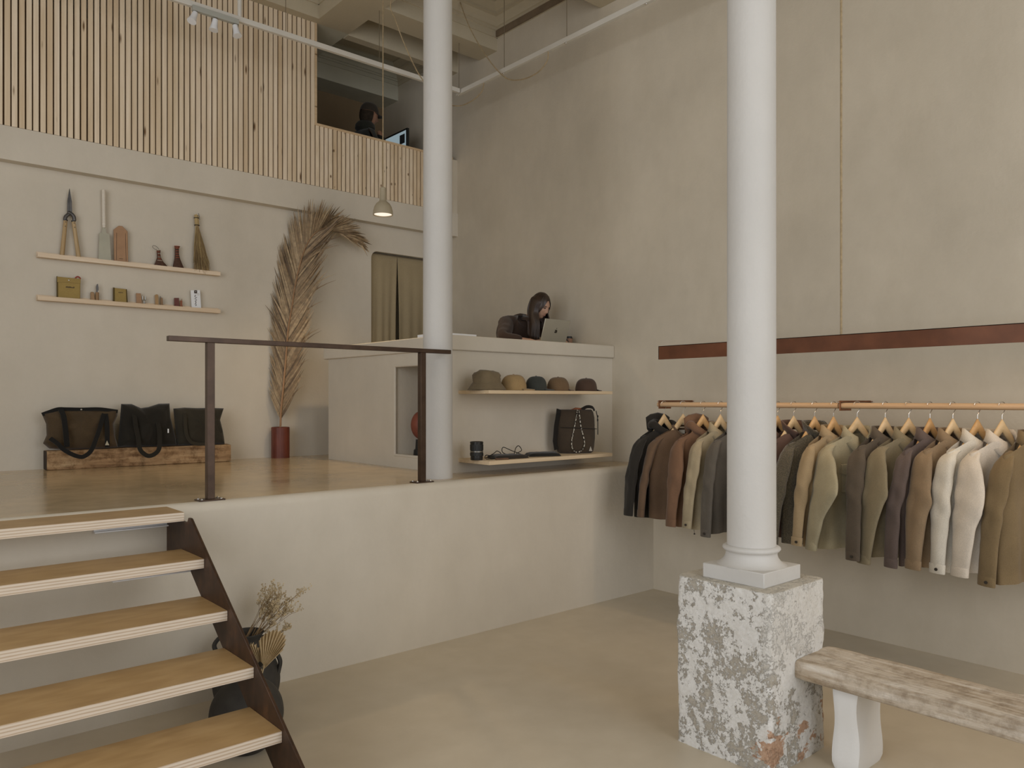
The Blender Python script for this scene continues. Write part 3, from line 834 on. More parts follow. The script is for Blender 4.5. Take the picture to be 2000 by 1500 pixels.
# pull saw
sw = thing('pull_saw', (*oy(205, 508, YT)[:2], LU + .014), 'pull saw with a broad steel blade and white wrapped handle upright on the ledge', 'saw')
sheet([(194, 455), (192.3, 506.5), (217, 508.5), (213.5, 457), (212, 456.2), (207.5, 455.5), (206, 444), (200, 444), (198.5, 455)], .003).build('blade', pmat('saw_steel', (.36, .34, .26), .08, 8, rough=.45, metal=.4), sw)
hp = pth([(203.2, 445), (202.3, 371)])
MB().tube([hp[0] + (hp[1]-hp[0])*k/10 for k in range(11)], [.0125, .0145, .0145, .0142, .014, .0142, .0145, .0145, .0145, .0145, .0135], 14).build('handle', pmat('white_rattan', (.66, .60, .50), .06, 60, rough=.6, bs=.3, bscale=150), sw, smooth=True)
MB().tube([hp[0] + (hp[1]-hp[0])*.085, hp[0] + (hp[1]-hp[0])*.10], .0149, 14).build('handle_ring', pmat('ring_white', (.75, .70, .62), .03, 10), sw, smooth=True)
# leather sheath for the saw
LEA = pmat('tan_leather', (.37, .215, .115), .12, 12, rough=.6, bs=.15)
ss = thing('saw_sheath', (*oy(236, 511, YT)[:2], LU + .014), 'tan leather saw sheath with a pointed top beside the saw', 'sheath')
sheet([(221.8, 448.5), (222.8, 511), (250.3, 513), (249, 452.5), (238.5, 441.5), (231.5, 441)], .016).build('leather_body', LEA, ss, bevel=.004)
DK = pmat('dark_print', (.05, .03, .02), .1, 10)
for pts in ([(227.3, 455), (227.0, 508)], [(244.5, 456), (245.8, 510)]):
    MB().tube(pth(pts, YT - .0085), .0012, 5).build('stitch_line', DK, ss)
def printmarks(u0, u1, v, slope, parent, y, h=2.2, n=6, seed=1):
    rnd = random.Random(seed); mb = MB(); w = (u1 - u0)/n
    for k in range(n):
        a = u0 + w*k; hh = h*rnd.uniform(.55, 1)
        vv = v + slope*(a - u0)
        p = [P2(a, vv + h/2), P2(a + w*.72, vv + h/2), P2(a + w*.72, vv + h/2 - hh), P2(a, vv + h/2 - hh)]
        mb.prism(p, 'y', y - .0006, y + .0004)
    return mb.build('printed_mark', DK, parent)
printmarks(232, 240, 505.3, .05, ss, YT - .0082, 1.3, 5)
# two little hand brooms
def handbroom(pts, label, loop=None, seed=0):
    c = oy((pts[0][0]+pts[-1][0])/2, 520, YT)
    t = thing('hand_broom', (c.x, c.y, LU + .014), label, 'broom', 'small dark hand brooms')
    m = pmat('palm_fibre', (.075, .035, .020), .35, 30, (6, 6, 1), rough=.8, bs=.5, bscale=120)
    rows = []
    for (uL, vL, uR, vR, th) in pts:
        a, b = P2(uL, vL), P2(uR, vR); row = []
        for k in range(20):
            an = 2*math.pi*k/20; s_ = .5 + .5*math.cos(an)
            row.append(Vector((a[0] + (b[0]-a[0])*s_, YT + th*math.sin(an) - .002, a[1] + (b[1]-a[1])*s_ + .002*math.sin(k*2.4))))
        rows.append(row)
    MB().loft(rows).build('bristles', m, t, smooth=True)
    mr = pmat('red_thread', (.40, .10, .05), .2, 30); mw = pmat('pale_thread', (.62, .50, .38), .1, 20)
    L = len(pts)
    for k in range(7):
        f = k/6*.92; i = min(int(f*(L-2)), L-3); g = f*(L-2) - i
        A_, B_ = pts[i], pts[i+1]; q = [A_[j] + (B_[j]-A_[j])*g for j in range(5)]
        if f > .95: continue
        pth_ = []
        for s_ in range(13):
            an = math.pi + math.pi*s_/12
            a, b = P2(q[0], q[1]), P2(q[2], q[3]); w = .5 - .5*math.cos(math.pi*s_/12)
            pth_.append(Vector((a[0] + (b[0]-a[0])*w, YT - (q[4] + .0015)*math.sin(math.pi*s_/12) - .002, a[1] + (b[1]-a[1])*w)))
        MB().tube(pth_[3:10] if k > 1 else pth_, .0019, 6).build('binding', mw if (k % 2 == 0 and seed == 0) else mr, t, smooth=True)
    if loop:
        MB().tube(smoothpath([Vector((P2(u, v)[0], YT - .004, P2(u, v)[1])) for u, v in loop], 6), .0016, 6).build('hanging_loop', DK, t, smooth=True)
    return t
handbroom([(305.5, 489, 313.5, 489, .010), (306.3, 496, 312.8, 496, .010), (306.5, 503, 314.5, 504, .012), (304, 510, 319, 512, .014), (300.5, 518.5, 328.5, 521.7, .016)],
          'short dark hand broom with a wire loop on the upper ledge', [(311, 489), (308, 484), (303, 480.5), (298.5, 480), (298, 483), (302, 486.5), (308, 489)])
handbroom([(340.2, 480.5, 351.2, 481.5, .012), (341, 486, 349.5, 486, .011), (341, 497, 349.5, 497, .011), (340.5, 505, 351.5, 506, .013), (337, 522, 359.5, 524.7, .016)],
          'taller dark hand broom with red stitching on the upper ledge', None, 1)
# twig broom
tb = thing('twig_broom', (*oy(392, 528, YT)[:2], LU + .014), 'brushy straw broom with black ties at the right end of the upper ledge', 'broom')
STR = pmat('straw', (.27, .185, .09), .35, 60, (1, 1, .2), rough=.8)
STR2 = pmat('straw_handle', (.46, .34, .16), .25, 50, (3, 3, .3), rough=.7)
hpts = pth([(383.2, 420), (384.6, 440)], YT)
mb = MB()
for k in range(17):
    a = k*2.4; rr = .0165*math.sqrt(k/17)
    mb.tube([hpts[0] + Vector((rr*math.cos(a), rr*math.sin(a)*.8, random.uniform(-.008, .006))), hpts[1] + Vector((rr*math.cos(a)*1.1, rr*math.sin(a), 0))], .0046, 6)
mb.build('handle_stalks', STR2, tb, smooth=True)
for v_, r_ in ((426, .0205), (440, .0205)):
    q = pth([(383.6 if v_ < 430 else 384.6, v_)])[0]
    MB().tube([q + Vector((r_*math.cos(2*math.pi*i/16), r_*math.sin(2*math.pi*i/16), 0)) for i in range(17)], .003, 6).build('tie', MAT['black'], tb, smooth=True)
MB().tube(pth([(386.5, 417), (388, 423), (387.5, 428), (389.5, 429)], YT - .015), .0022, 6).build('tie_end', MAT['black'], tb, smooth=True)
mb = MB(); top = pth([(384.8, 440)])[0]
rnd = random.Random(5)
for k in range(520):
    mb.mi = rnd.choice((0, 0, 1))
    f = rnd.random(); e = P2(377 + 32*f + rnd.uniform(-2, 2), 523 + rnd.uniform(-16, 12) + 4*f)
    a = rnd.uniform(0, 6.28); rs = .012*math.sqrt(rnd.random())
    p0 = top + Vector((rs*math.cos(a), rs*math.sin(a), -.0))
    y1 = min(YT - .034 + .05*rnd.random(), YW - .008)
    zt = max(e[1], LU + .018) if y1 > YT - .022 else e[1]
    p3 = Vector((e[0], y1 if zt > LU + .03 or y1 < YT - .031 else YT - .02, zt))
    mid = p0 + (p3 - p0)*.55 + Vector((rnd.uniform(-.012, .006), rnd.uniform(-.004, .004), 0))
    mb.tube([p0, mid, p3], [.0017, .0015, .0008], 3, False)
tag(mb.build('twigs', [STR, STR2], tb), kind='stuff')

# lower ledge
ZL = LL + .014
CAN = fabric('olive_canvas', A(112, 95, 55, 2.1), .10, 350, .8, .2, 9)
CAN_D = fabric('olive_binding', A(75, 62, 34, 1.5), .1, 300)
def item(name, u, v, label, cat): 
    p = oy(u, v, YT); return thing(name, (p.x, YT, ZL), label, cat)
bp = item('canvas_pouch', 134, 583, 'large olive canvas pouch with a snap flap on the lower ledge', 'pouch')
sheet([(111, 541.5), (111.5, 581.8), (156.5, 585), (156.8, 556), (156.8, 545.5)], .020).build('pouch_body', CAN, bp, bevel=.007, seg=3)
sheet([(111, 540.5), (111.3, 551.3), (134, 551.8), (156.6, 554.4), (157, 545)], .006, YT - .011).build('flap', CAN, bp, bevel=.002)
MB().sphere((P2(134, 547.7)[0], YT - .015, P2(134, 547.7)[1]), (.0065, .003, .0065), 12, 8).build('snap', MAT['chrome'], bp, smooth=True)
sheet([(110.6, 539.5), (110.8, 582), (113, 582), (112.8, 540.5)], .022, YT).build('edge_binding', CAN_D, bp)
printmarks(128, 145, 560.3, .09, bp, YT - .0105, 3.2, 8, 3)
tag(MB().tube(smoothpath(pth([(147, 544), (149, 541.5), (152, 540.5), (155, 542), (157.3, 545)], YT - .004), 4), .006, 7).build('red_trim', pmat('red_cloth', (.30, .06, .04), .2, 20), bp, smooth=True), 'small red cloth tag at the top edge')
kw = pine('cherry_wood', (.28, .17, .085, 1), (.40, .26, .14, 1), 'z', True, False)
kd = pine('dark_wood', (.20, .115, .055, 1), (.30, .19, .10, 1), 'z', True, False)
k1 = item('knife_sheath', 180, 586, 'rounded wooden knife sheath left of the small knife', 'sheath')
sheet([(176.7, 571.5), (177, 586.6), (185.3, 587.2), (183.2, 571.5), (181, 570), (178, 570)], .018).build('wood_body', kw, k1, bevel=.004)
k2 = item('garden_knife', 190, 586, 'small knife with a dark blade and round wooden handle on the lower ledge', 'knife')
MB().tube(pth([(190, 588), (190, 571)]), [.0125, .0125], 14).build('handle', kw, k2, smooth=True)
sheet([(188, 571), (187.3, 560), (189, 555.5), (191.2, 554), (192.5, 562), (192.6, 567.5), (191, 567), (190.8, 571)], .004).build('blade', MAT['dark_steel'], k2)
sp_ = item('canvas_pouch', 234, 590, 'small olive canvas pouch with bound sides in the middle of the lower ledge', 'pouch')
sheet([(221, 562), (221.3, 590), (248.8, 592), (247, 565)], .014).build('pouch_body', CAN, sp_, bevel=.004)
sheet([(220.8, 561.5), (220.8, 590), (223.5, 590.3), (223.7, 562)], .018).build('edge_binding', CAN_D, sp_)
sheet([(245.4, 565), (246.4, 591.8), (249.2, 592), (247.3, 565)], .018).build('edge_binding', CAN_D, sp_)
printmarks(231, 240, 570.9, .08, sp_, YT - .0075, 2, 5, 4)
c_ = item('leather_case', 270, 594, 'tan leather snip case right of the small canvas pouch', 'case')
sheet([(265.6, 572.8), (266.6, 593.6), (276.8, 594.6), (274.8, 573.3)], .014).build('leather_body', LEA, c_, bevel=.003)
sheet([(265.6, 572.6), (265.8, 575.2), (275, 576), (274.8, 573.2)], .017).build('leather_cuff', LEA, c_, bevel=.002)
sn_ = item('thread_snips', 281.5, 595, 'tiny steel thread snips beside the leather case', 'snips')
for pts in ([(278.6, 578.5), (279, 585), (281, 588), (281.5, 595)], [(284.3, 578.5), (283.6, 586), (281.8, 588), (284.7, 595.4)]):
    MB().tube(smoothpath(pth(pts), 4), [.0045]*7 + [.004]*3 + [.003]*3, 7).build('blade_arm', MAT['steel'], sn_, smooth=True)
MB().tube(pth([(279.6, 586.5), (283.8, 586.5)]), .0035, 7).build('spring_bow', MAT['steel'], sn_, smooth=True)
w_ = item('wooden_case', 306, 597, 'slim pale wooden case right of the thread snips', 'case')
sheet([(302.5, 576), (303.5, 597), (309.8, 597.6), (308.8, 576), (306, 574.8)], .013).build('wood_body', pine('pale_case', (.40, .26, .125, 1), (.50, .34, .18, 1), 'z', True, False), w_, bevel=.003)
w2 = item('pocket_knife', 316, 598, 'small dark wooden knife next to the slim wooden case', 'knife')
sheet([(313.4, 582), (313.6, 597.6), (318.4, 598.3), (317.4, 582.5), (315.5, 581)], .012).build('wood_handle', kd, w2, bevel=.003)
sheet([(313.0, 579), (313.3, 585), (314.5, 582), (313.9, 578.4)], .004).build('blade_tip', MAT['dark_steel'], w2)
r_ = item('leather_case', 345, 600, 'dark oxblood leather case on the lower ledge', 'case')
sheet([(340.3, 582), (340.4, 599.4), (350, 600.2), (349.2, 582)], .014).build('leather_body', pmat('oxblood', (.13, .035, .025), .2, 14, rough=.5), r_, bevel=.002)
r2 = item('folding_tool', 354, 600, 'little red-brown wooden tool beside the oxblood case', 'tool')
sheet([(351.8, 587), (351.8, 600), (356.8, 600.6), (355.8, 594), (356, 587)], .011).build('wood_handle', pmat('red_wood', (.28, .10, .05), .2, 20), r2, bevel=.003)
MB().tube(pth([(355, 587.5), (355.2, 583.5)]), .0022, 6).build('pin', MAT['bracket'], r2, smooth=True)
cd_ = item('display_card', 382, 602, 'white upright card with vertical black brush lettering on the lower ledge', 'card')
sheet([(372.2, 567), (374.3, 602.3), (392.8, 603.2), (390.3, 566.6)], .004).build('card', pmat('card_white', (.78, .79, .80), .02, 4), cd_)
rnd = random.Random(9)
mb = MB(); y_ = YT - .0028
mb.prism([P2(379, 567.2), P2(384.7, 567.2), P2(384.8, 573.2), P2(379.2, 573)], 'y', y_-.0004, y_+.0004)
for k in range(15):
    uu, vv = 382 + rnd.uniform(-1.6, 1.6) + k*.03, 576.5 + k*1.45
    du, dv = (1.4, .35) if rnd.random() < .5 else (.45, 1.1)
    mb.prism([P2(uu-du, vv-dv), P2(uu+du, vv-dv), P2(uu+du, vv+dv), P2(uu-du, vv+dv)], 'y', y_-.0004, y_+.0004)
mb.build('brush_lettering', DK, cd_)
mb = MB(); cc = [P2(386.8 + 1.7*math.cos(a), 575 + 1.9*math.sin(a)) for a in [2*math.pi*i/20 for i in range(21)]]
mb.tube([Vector((x_, y_, z_)) for x_, z_ in cc], .0009, 5).build('round_seal', pmat('seal', (.30, .20, .12), .1, 9), cd_)
mb = MB().sphere((P2(382, 570)[0], y_ - .001, P2(382, 570)[1]), (.003, .0006, .0035), 8, 6)
mb.build('white_dot', MAT['glass_white'], cd_)
# ================================================================== LOG AND BAGS
def oldwood(name, axis, c0, c1, c2, rough=.8, bs=.5, blot=.8):
    m, nt, b = node_mat(name)
    st_ = {'x': (1, 12, 12), 'y': (14, 1, 14)}[axis]
    v = tex_base(nt, st_)
    n1 = nz(nt, v, 2.2, 9, .68); n2 = nz(nt, tex_base(nt), 14, 7, .7)
    col = ramp(nt, n1, [(.28, c0), (.5, c1), (.72, c2)])
    cc = ramp(nt, n2, [(.36, (.38, .32, .26, 1)), (.54, (1, 1, 1, 1))])
    nt.links.new(mixc(nt, blot, col, cc, 'MULTIPLY'), b.inputs['Base Color'])
    b.inputs['Roughness'].default_value = rough; b.inputs['Specular IOR Level'].default_value = .25
    ad = nt.nodes.new('ShaderNodeMath'); ad.operation = 'ADD'
    nt.links.new(n1, ad.inputs[0]); nt.links.new(n2, ad.inputs[1])
    bump(nt, b, ad.outputs[0], bs, .012)
    return m
def rough_beam(name, a, b, w, h, z0, mat, endmat, label, cat, amp=.004, seedv=0, nx=60, top=None, rad=.012):
    """hand-hewn beam from a to b (2-D points of its centre line)"""
    a, b = Vector(a), Vector(b); d = (b - a); L = d.length; d = d/L; nrm = Vector((-d.y, d.x))
    mb = MB(); rings = []
    # superellipse-like section with small corner radius
    sec = []
    for cx_, cz_, a0 in ((w/2-rad, h-rad, 0), (-w/2+rad, h-rad, 90), (-w/2+rad, rad, 180), (w/2-rad, rad, 270)):
        for k in range(5):
            an = math.radians(a0 + 90*k/4); sec.append((cx_ + rad*math.cos(an), cz_ + rad*math.sin(an)))
    # densify the flats
    S = []
    for i in range(len(sec)):
        p, q = sec[i], sec[(i+1) % len(sec)]; n = 6 if math.hypot(q[0]-p[0], q[1]-p[1]) > .04 else 1
        for k in range(n): S.append((p[0] + (q[0]-p[0])*k/n, p[1] + (q[1]-p[1])*k/n))
    for j in range(nx + 1):
        t = L*j/nx; e = min(1, min(j, nx - j)/1.0)*.03 + .97; R = []
        for (x_, z_) in S:
            p3 = Vector((t*1.2 + seedv, x_*9, z_*9))
            k = amp*noise.fractal(Vector((t*4 + seedv, x_*14, z_*14)), 1, 2, 4) + amp*1.6*noise.noise(p3*2)
            xx = x_*e + (k if abs(x_) > w/2*.8 else 0)*(1 if x_ > 0 else -1)
            zz = h/2 + (z_ - h/2)*e + (k if z_ > h*.8 else (k*.3 if z_ < h*.2 else 0))
            q = a + d*t + nrm*xx
            R.append(Vector((q.x, q.y, max(z0 + zz, z0))))
        rings.append(R)
    mb.loft(rings, True, False, False)
    n = len(S); mb.mi = 1
    mb.add(rings[0], [list(range(n))]); mb.add(rings[-1], [list(range(n))])
    o = mb.build(name, [mat, endmat], None, smooth=True, angle=50)
    return tag(o, label, cat)
M_LOG = oldwood('old_timber', 'x', (.15, .08, .038, 1), (.38, .235, .12, 1), (.54, .38, .21, 1), .8, .7, .85)
M_LOGE = pmat('timber_end', (.045, .030, .020), .3, 20, rough=.9)
rough_beam('timber_beam', (1.215, 6.905), (2.62, 6.865), .16, .150, PZ, M_LOG, M_LOGE, 'old rough timber beam lying along the back wall under the bags', 'timber beam', .003, 3)
ZLG = PZ + .152
# bags on the log (outlines taken at the bag's own distance)
M_BB = fabric('brown_canvas', A(62, 50, 34, 1.55), .14, 160)
M_BK = fabric('black_canvas', A(32, 29, 23, 1.25), .14, 160)
M_BG = fabric('dark_olive_canvas', A(44, 40, 31, 1.35), .14, 160)
M_WEB = fabric('black_webbing', A(24, 23, 21, 1.15), .1, 300)
YBAG = 6.84
def ring_px(pts, Y, n=3): return linring([(oy(u, v, Y).x, oy(u, v, Y).z) for u, v in pts], n)
def px3(pts, Y): return [oy(u, v, Y) for u, v in pts]
def clampz(mb, z):
    for p in mb.v: p.z = max(p.z, z)
    return mb
b1 = thing('duffel_bag', (oy(155, 870, YBAG).x, YBAG, ZLG), 'wide brown canvas duffel tote with black straps at the left end of the timber', 'bag', 'bags on the timber beam')
mb = MB().puff(ring_px([(81, 807), (95, 802), (112, 796.5), (130, 796), (160, 797), (195, 796.5), (230, 801), (229, 812), (222, 828), (225, 852), (231, 874), (180, 877), (130, 878), (96, 876), (84, 866), (91, 850), (90, 828)], YBAG, 4), YBAG, .085, 7, 3.2, .05, 2)
clampz(mb, ZLG).build('bag_body', M_BB, b1, smooth=True, angle=80)
def strap(pts, Y, parent, w=.03, name='strap', mat=None, off=-.088, bulge=None, n=6):
    P = []
    for i, p in enumerate(pts):
        q = oy(p[0], p[1], Y + (p[2] if len(p) > 2 else off)); P.append(q)
    return MB().ribbon(smoothpath(P, n), w, .005, Vector((0, -1, .1))).build(name, mat or M_WEB, parent, smooth=True)
strap([(82, 809.5, -.02), (96, 804.5, -.035), (113, 799, -.045), (131, 799, -.05), (160, 799.5, -.05), (195, 799, -.045), (230, 803.5, -.02)], YBAG, b1, .027, 'top_binding')
strap([(118, 799, -.07), (124, 812, -.105), (127, 832, -.115), (129, 850, -.115), (131, 873, -.1)], YBAG, b1, .037, 'strap')
strap([(206, 808, -.06), (209, 830, -.085), (209.5, 858, -.088), (209.5, 873, -.07)], YBAG, b1, .034, 'strap')
strap([(203, 808, -.065), (196, 832, -.095), (188, 856, -.115), (178, 880, -.135), (165, 891, -.14), (155, 892, -.14), (140, 887, -.14), (123, 877, -.125), (112, 866, -.11), (98, 856, -.07)], YBAG, b1, .032, 'hanging_strap')
MB().sphere(oy(159, 800, YBAG - .056), (.008, .004, .008), 10, 8).build('snap', MAT['steel'], b1, smooth=True)
q = px3([(205.2, 869.5), (213.3, 869.5), (209, 860.5)], YBAG - .098)
tag(MB().prism([(p.x, p.z) for p in q], 'y', YBAG - .1, YBAG - .096).build('logo_patch', pmat('pale_patch', (.42, .38, .28), .1, 9), b1), 'small pale triangular patch')
b2 = thing('tote_bag', (oy(286, 868, YBAG).x, YBAG, ZLG), 'tall black canvas tote bag in the middle of the timber', 'bag', 'bags on the timber beam')
mb = MB().puff(ring_px([(236.5, 789), (257, 789), (275, 797), (290, 795), (310, 788.5), (331, 788), (333, 815), (338, 835), (343, 855), (345, 870), (300, 872), (260, 873), (230, 873), (232, 845), (235, 812)], YBAG, 4), YBAG, .075, 7, 3.0, .05, 6)
clampz(mb, ZLG).build('bag_body', M_BK, b2, smooth=True, angle=80)
strap([(262, 803, -.06), (265, 830, -.08), (270, 855, -.09), (273, 876, -.125), (281, 886, -.135), (291, 890.5, -.135), (303, 886, -.135), (311, 875, -.125), (312, 850, -.09), (309, 825, -.08), (308, 800, -.06)], YBAG, b2, .034, 'hanging_strap', M_BK)
tag(MB().obox(oy(328.5, 841.5, YBAG - .071), (.005, 0, 0), (0, .002, 0), (0, 0, .017)).build('woven_label', MAT['glass_white'], b2), 'tiny white woven label')
b3 = thing('tote_bag', (oy(388, 866, YBAG).x, YBAG, ZLG), 'smaller dark olive tote bag at the right end of the timber behind the post', 'bag', 'bags on the timber beam')
mb = MB().puff(ring_px([(338.5, 798), (360, 796), (385, 797), (412, 796.5), (437, 797.5), (433, 810), (430, 820), (435, 840), (438, 858), (439, 868), (400, 869), (365, 870), (345, 870), (344, 850), (341, 826)], YBAG, 4), YBAG, .07, 7, 3.0, .05, 11)
clampz(mb, ZLG).build('bag_body', M_BG, b3, smooth=True, angle=80)
strap([(361, 807, -.06), (362, 830, -.078), (365, 850, -.085), (373, 863, -.09), (385, 867, -.085), (405, 867, -.085)], YBAG, b3, .028, 'strap', M_BG)
strap([(413, 806, -.06), (424, 824, -.075), (432, 845, -.06)], YBAG, b3, .026, 'strap', M_BG)
tag(MB().obox(oy(424.5, 846.5, YBAG - .068), (.004, 0, .001), (0, .002, 0), (-.003, 0, .017)).build('woven_label', MAT['glass_white'], b3), 'tiny white woven label')

# ================================================================== PALM FROND IN RED POT
PTX = oy(545.5, 888, 6.93).x; PTY = 6.905
pot = thing('wooden_pot', (PTX, PTY, PZ), 'dark red fluted wooden cylinder pot on the raised floor', 'pot')
M_POT = pmat('red_lacquer_wood', (.105, .028, .018), .3, 8, (2, 2, .6), rough=.45, c2=(.20, .055, .032), bs=.15)
n = 40; PR = .083
def potring(z, r):
    return [Vector((PTX + r*(1 - .03*max(0, math.cos(6*a))**14)*math.cos(a), PTY + r*(1 - .03*max(0, math.cos(6*a))**14)*math.sin(a), z)) for a in [2*math.pi*i/120 for i in range(120)]]
MB().loft([potring(PZ, PR), potring(PZ + .283, PR), potring(PZ + .288, PR - .006), potring(PZ + .288, PR - .02), potring(PZ + .20, PR - .02)], True, True, True).build('pot_body', M_POT, pot, smooth=True, angle=35)
fr = thing('palm_frond', (PTX, PTY, PZ + .20), 'tall dried brown palm frond curving to the right in the red pot', 'dried plant')
M_RACH = pmat('frond_rib', (.36, .21, .11), .2, 8, (1, 1, .2), rough=.6)
spine_px = [(548, 832), (549, 800), (553, 760), (557, 715), (560, 678), (563, 640), (570, 600), (576, 560), (585, 520), (596, 485), (611, 460), (632, 447), (656, 447), (680, 456), (697, 467)]
sp = smoothpath([oy(u, v, 6.90 - .10*max(0, (v < 520)*(520 - v)/80)) for u, v in spine_px], 8)
sp[0].x, sp[0].y = PTX, PTY
sp.insert(0, Vector((PTX, PTY, PZ + .205)))
NS = len(sp)
MB().tube([p_ + Vector((-.006, -.012, 0)) for p_ in sp], [.010 + (.0016 - .010)*i/(NS-1) for i in range(NS)], 7).build('rib', M_RACH, fr, smooth=True)
def palmmat(nm, c):
    m, nt, b = node_mat(nm)
    v = tex_base(nt, (1, 1, 1)); f = nz(nt, v, 26, 5, .7)
    col = ramp(nt, f, [(.3, sc(c, .55)), (.5, c), (.72, sc(c, 1.35))])
    nt.links.new(col, b.inputs['Base Color']); b.inputs['Roughness'].default_value = .6
    return m
M_PALM = [palmmat('dry_palm', (.26, .175, .09, 1)), palmmat('dry_palm_pale', (.40, .29, .165, 1)), palmmat('dry_palm_dark', (.12, .075, .035, 1))]
rnd = random.Random(21)
mb = MB()
def leaflet(mb, p, d, ln, w, droop, nrm, seg=6):
    """thin folded blade"""
    P = []; q = p.copy(); dd = d.normalized()
    for k in range(seg + 1):
        P.append(q.copy()); q = q + dd*(ln/seg); dd = (dd + droop*(1.0/seg)).normalized()
    side = d.cross(nrm).normalized(); rows = []
    for k, pp in enumerate(P):
        t = k/seg; ww = w*(.55 + 1.2*t if t < .35 else 1.0 - .9*((t-.35)/.65)**1.3)
        rows.append([pp - side*ww*.5 + nrm*ww*.12, pp, pp + side*ww*.5 + nrm*ww*.12])
    b = len(mb.v); vs = [x_ for r in rows for x_ in r]; fs = []
    for k in range(seg):
        for j in range(2): fs.append((k*3+j, k*3+j+1, (k+1)*3+j+1, (k+1)*3+j))
    mb.add(vs, fs)
view_n = Vector((-.55, -.83, 0)).normalized()
NL = 250
for sidei in (-1, 1):
    for k in range(NL):
        f = .04 + .95*(k + rnd.random()*.8)/NL
        fi = f*(NS-1); i = min(int(fi), NS-2); p = sp[i].lerp(sp[i+1], fi - i)
        t = (sp[min(i+2, NS-1)] - sp[max(i-1, 0)]).normalized()
        sd = t.cross(view_n).normalized()*(-sidei)      # in the plane facing the room
        ang = math.radians(rnd.uniform(25, 29) - 6*(f > .8)); mb.mi = rnd.choice((0, 0, 0, 1, 1, 2))
        if f > .88: ang *= .55
        lnm = (.27 + .25*math.sin(min(1, f*1.9)*math.pi*.5)) * (1 - .62*max(0, f-.55)/.45)
        ln_ = lnm*rnd.uniform(.8, 1.12)
        if sidei > 0: ln_ *= .86
        d = t*math.cos(ang) + sd*math.sin(ang) + Vector((0, -1, 0))*rnd.uniform(-.01, .07)
        dr = Vector((rnd.uniform(-.03, .03), rnd.uniform(-.04, .03), rnd.uniform(-.06, .04))) + sd*rnd.uniform(-.10, .0)
        if rnd.random() < .04: dr += Vector((0, -.05, -.8)); 
        leaflet(mb, p, d, ln_, rnd.uniform(.014, .020), dr, (view_n + Vector((rnd.uniform(-.14, .14), rnd.uniform(-.1, .1), rnd.uniform(-.1, .1)))).normalized())
for p in mb.v: p.y = min(p.y, YW - .006)
tag(mb.build('leaflets', M_PALM, fr, smooth=True), kind='stuff')

# ================================================================== CURTAIN IN THE DOORWAY
cu = thing('doorway_curtain', (4.55, YW + .05, PZ), 'olive linen curtain of two panels hanging in the round-cornered doorway', 'curtain')
M_CUR = fabric('olive_linen', A(122, 110, 86, 1.8), .08, 240, .85, .2, 2)
def panel(x0, x1, seed, pull):
    rows = []; nx, nz_ = 60, 40
    for j in range(nz_ + 1):
        t = j/nz_; z = 3.118 - (3.118 - PZ - .03)*t; R = []
        for i in range(nx + 1):
            s_ = i/nx
            # the free edge hangs back a little so a dark slit opens
            xx = x0 + (x1 - x0)*s_ + pull*.022*math.sin(math.pi*min(1, t*1.15))*(s_ if pull < 0 else 1 - s_)**2
            y = YW + .045 + .010*math.sin(s_*9 + seed)*t + .012*math.sin(s_*23 + seed*2 + t*1.5)*min(1, t*1.3) + .012*math.exp(-((s_ - (.85 if pull < 0 else .12))/.10)**2)*t
            R.append(Vector((xx, y, z)))
        rows.append(R)
    mb = MB().loft(rows, False)
    o = mb.build('curtain_panel', M_CUR, cu, smooth=True, angle=180)
    s = o.modifiers.new('solid', 'SOLIDIFY'); s.thickness = .002
panel(DX0 + .004, 4.500, 0.3, -1)
panel(4.503, DX1 - .004, 1.9, 1)
MB().tube([(DX0, YW + .045, 3.116), (DX1, YW + .045, 3.116)], .006, 8).build('tension_rod', MAT['wire'], cu, smooth=True)

# ================================================================== PENDANT LAMP OVER THE COUNTER
LY = 5.62; LP = oy(748, 420, LY); LX = LP.x; LZ0 = LP.z
pd = thing('pendant_lamp', (LX, LY, LZ0), 'sand-coloured bell pendant lamp glowing above the counter on a long cord', 'lamp')
M_SAND = pmat('sand_ceramic', (.42, .36, .25), .08, 10, rough=.6)
prof = [(.0825, LZ0), (.0835, LZ0 + .006), (.081, LZ0 + .035), (.072, LZ0 + .068), (.056, LZ0 + .095), (.040, LZ0 + .108), (.031, LZ0 + .117), (.0285, LZ0 + .13), (.027, LZ0 + .225), (.022, LZ0 + .229)]
inner = [(.076, LZ0 + .002), (.074, LZ0 + .034), (.064, LZ0 + .064), (.045, LZ0 + .09), (.02, LZ0 + .10)]
MB().lathe(prof, (LX, LY, 0), 36, False, True).lathe([(.0825, LZ0), (.076, LZ0 + .002)] + inner[1:], (LX, LY, 0), 36, False, True).build('shade', M_SAND, pd, smooth=True, angle=50)
def emit(name, c, s):
    m = bpy.data.materials.new(name); m.use_nodes = True; nt = m.node_tree
    e = nt.nodes.new('ShaderNodeEmission'); e.inputs[0].default_value = (*c, 1); e.inputs[1].default_value = s
    nt.links.new(e.outputs[0], nt.nodes['Material Output'].inputs[0]); return m
tag(MB().lathe([(.0745, LZ0 + .008), (.06, LZ0 + .004), (.03, LZ0 + .002), (.004, LZ0 + .0015)], (LX, LY, 0), 32).build('diffuser', emit('lamp_glow', (1.0, .86, .70), 1.4), pd, smooth=True), 'glowing white diffuser')
MB().tube([(LX, LY, LZ0 + .228), (LX, LY, CEIL)], .0045, 8).build('cord', MAT['cord'], pd, smooth=True)
l = bpy.data.lights.new('pendant_light', 'SPOT'); l.energy = 48; l.color = (1, .74, .45); l.spot_size = math.radians(140); l.spot_blend = .6; l.shadow_soft_size = .06
lo = bpy.data.objects.new('pendant_light', l); lo.location = (LX, LY, LZ0 - .01); COL.objects.link(lo)

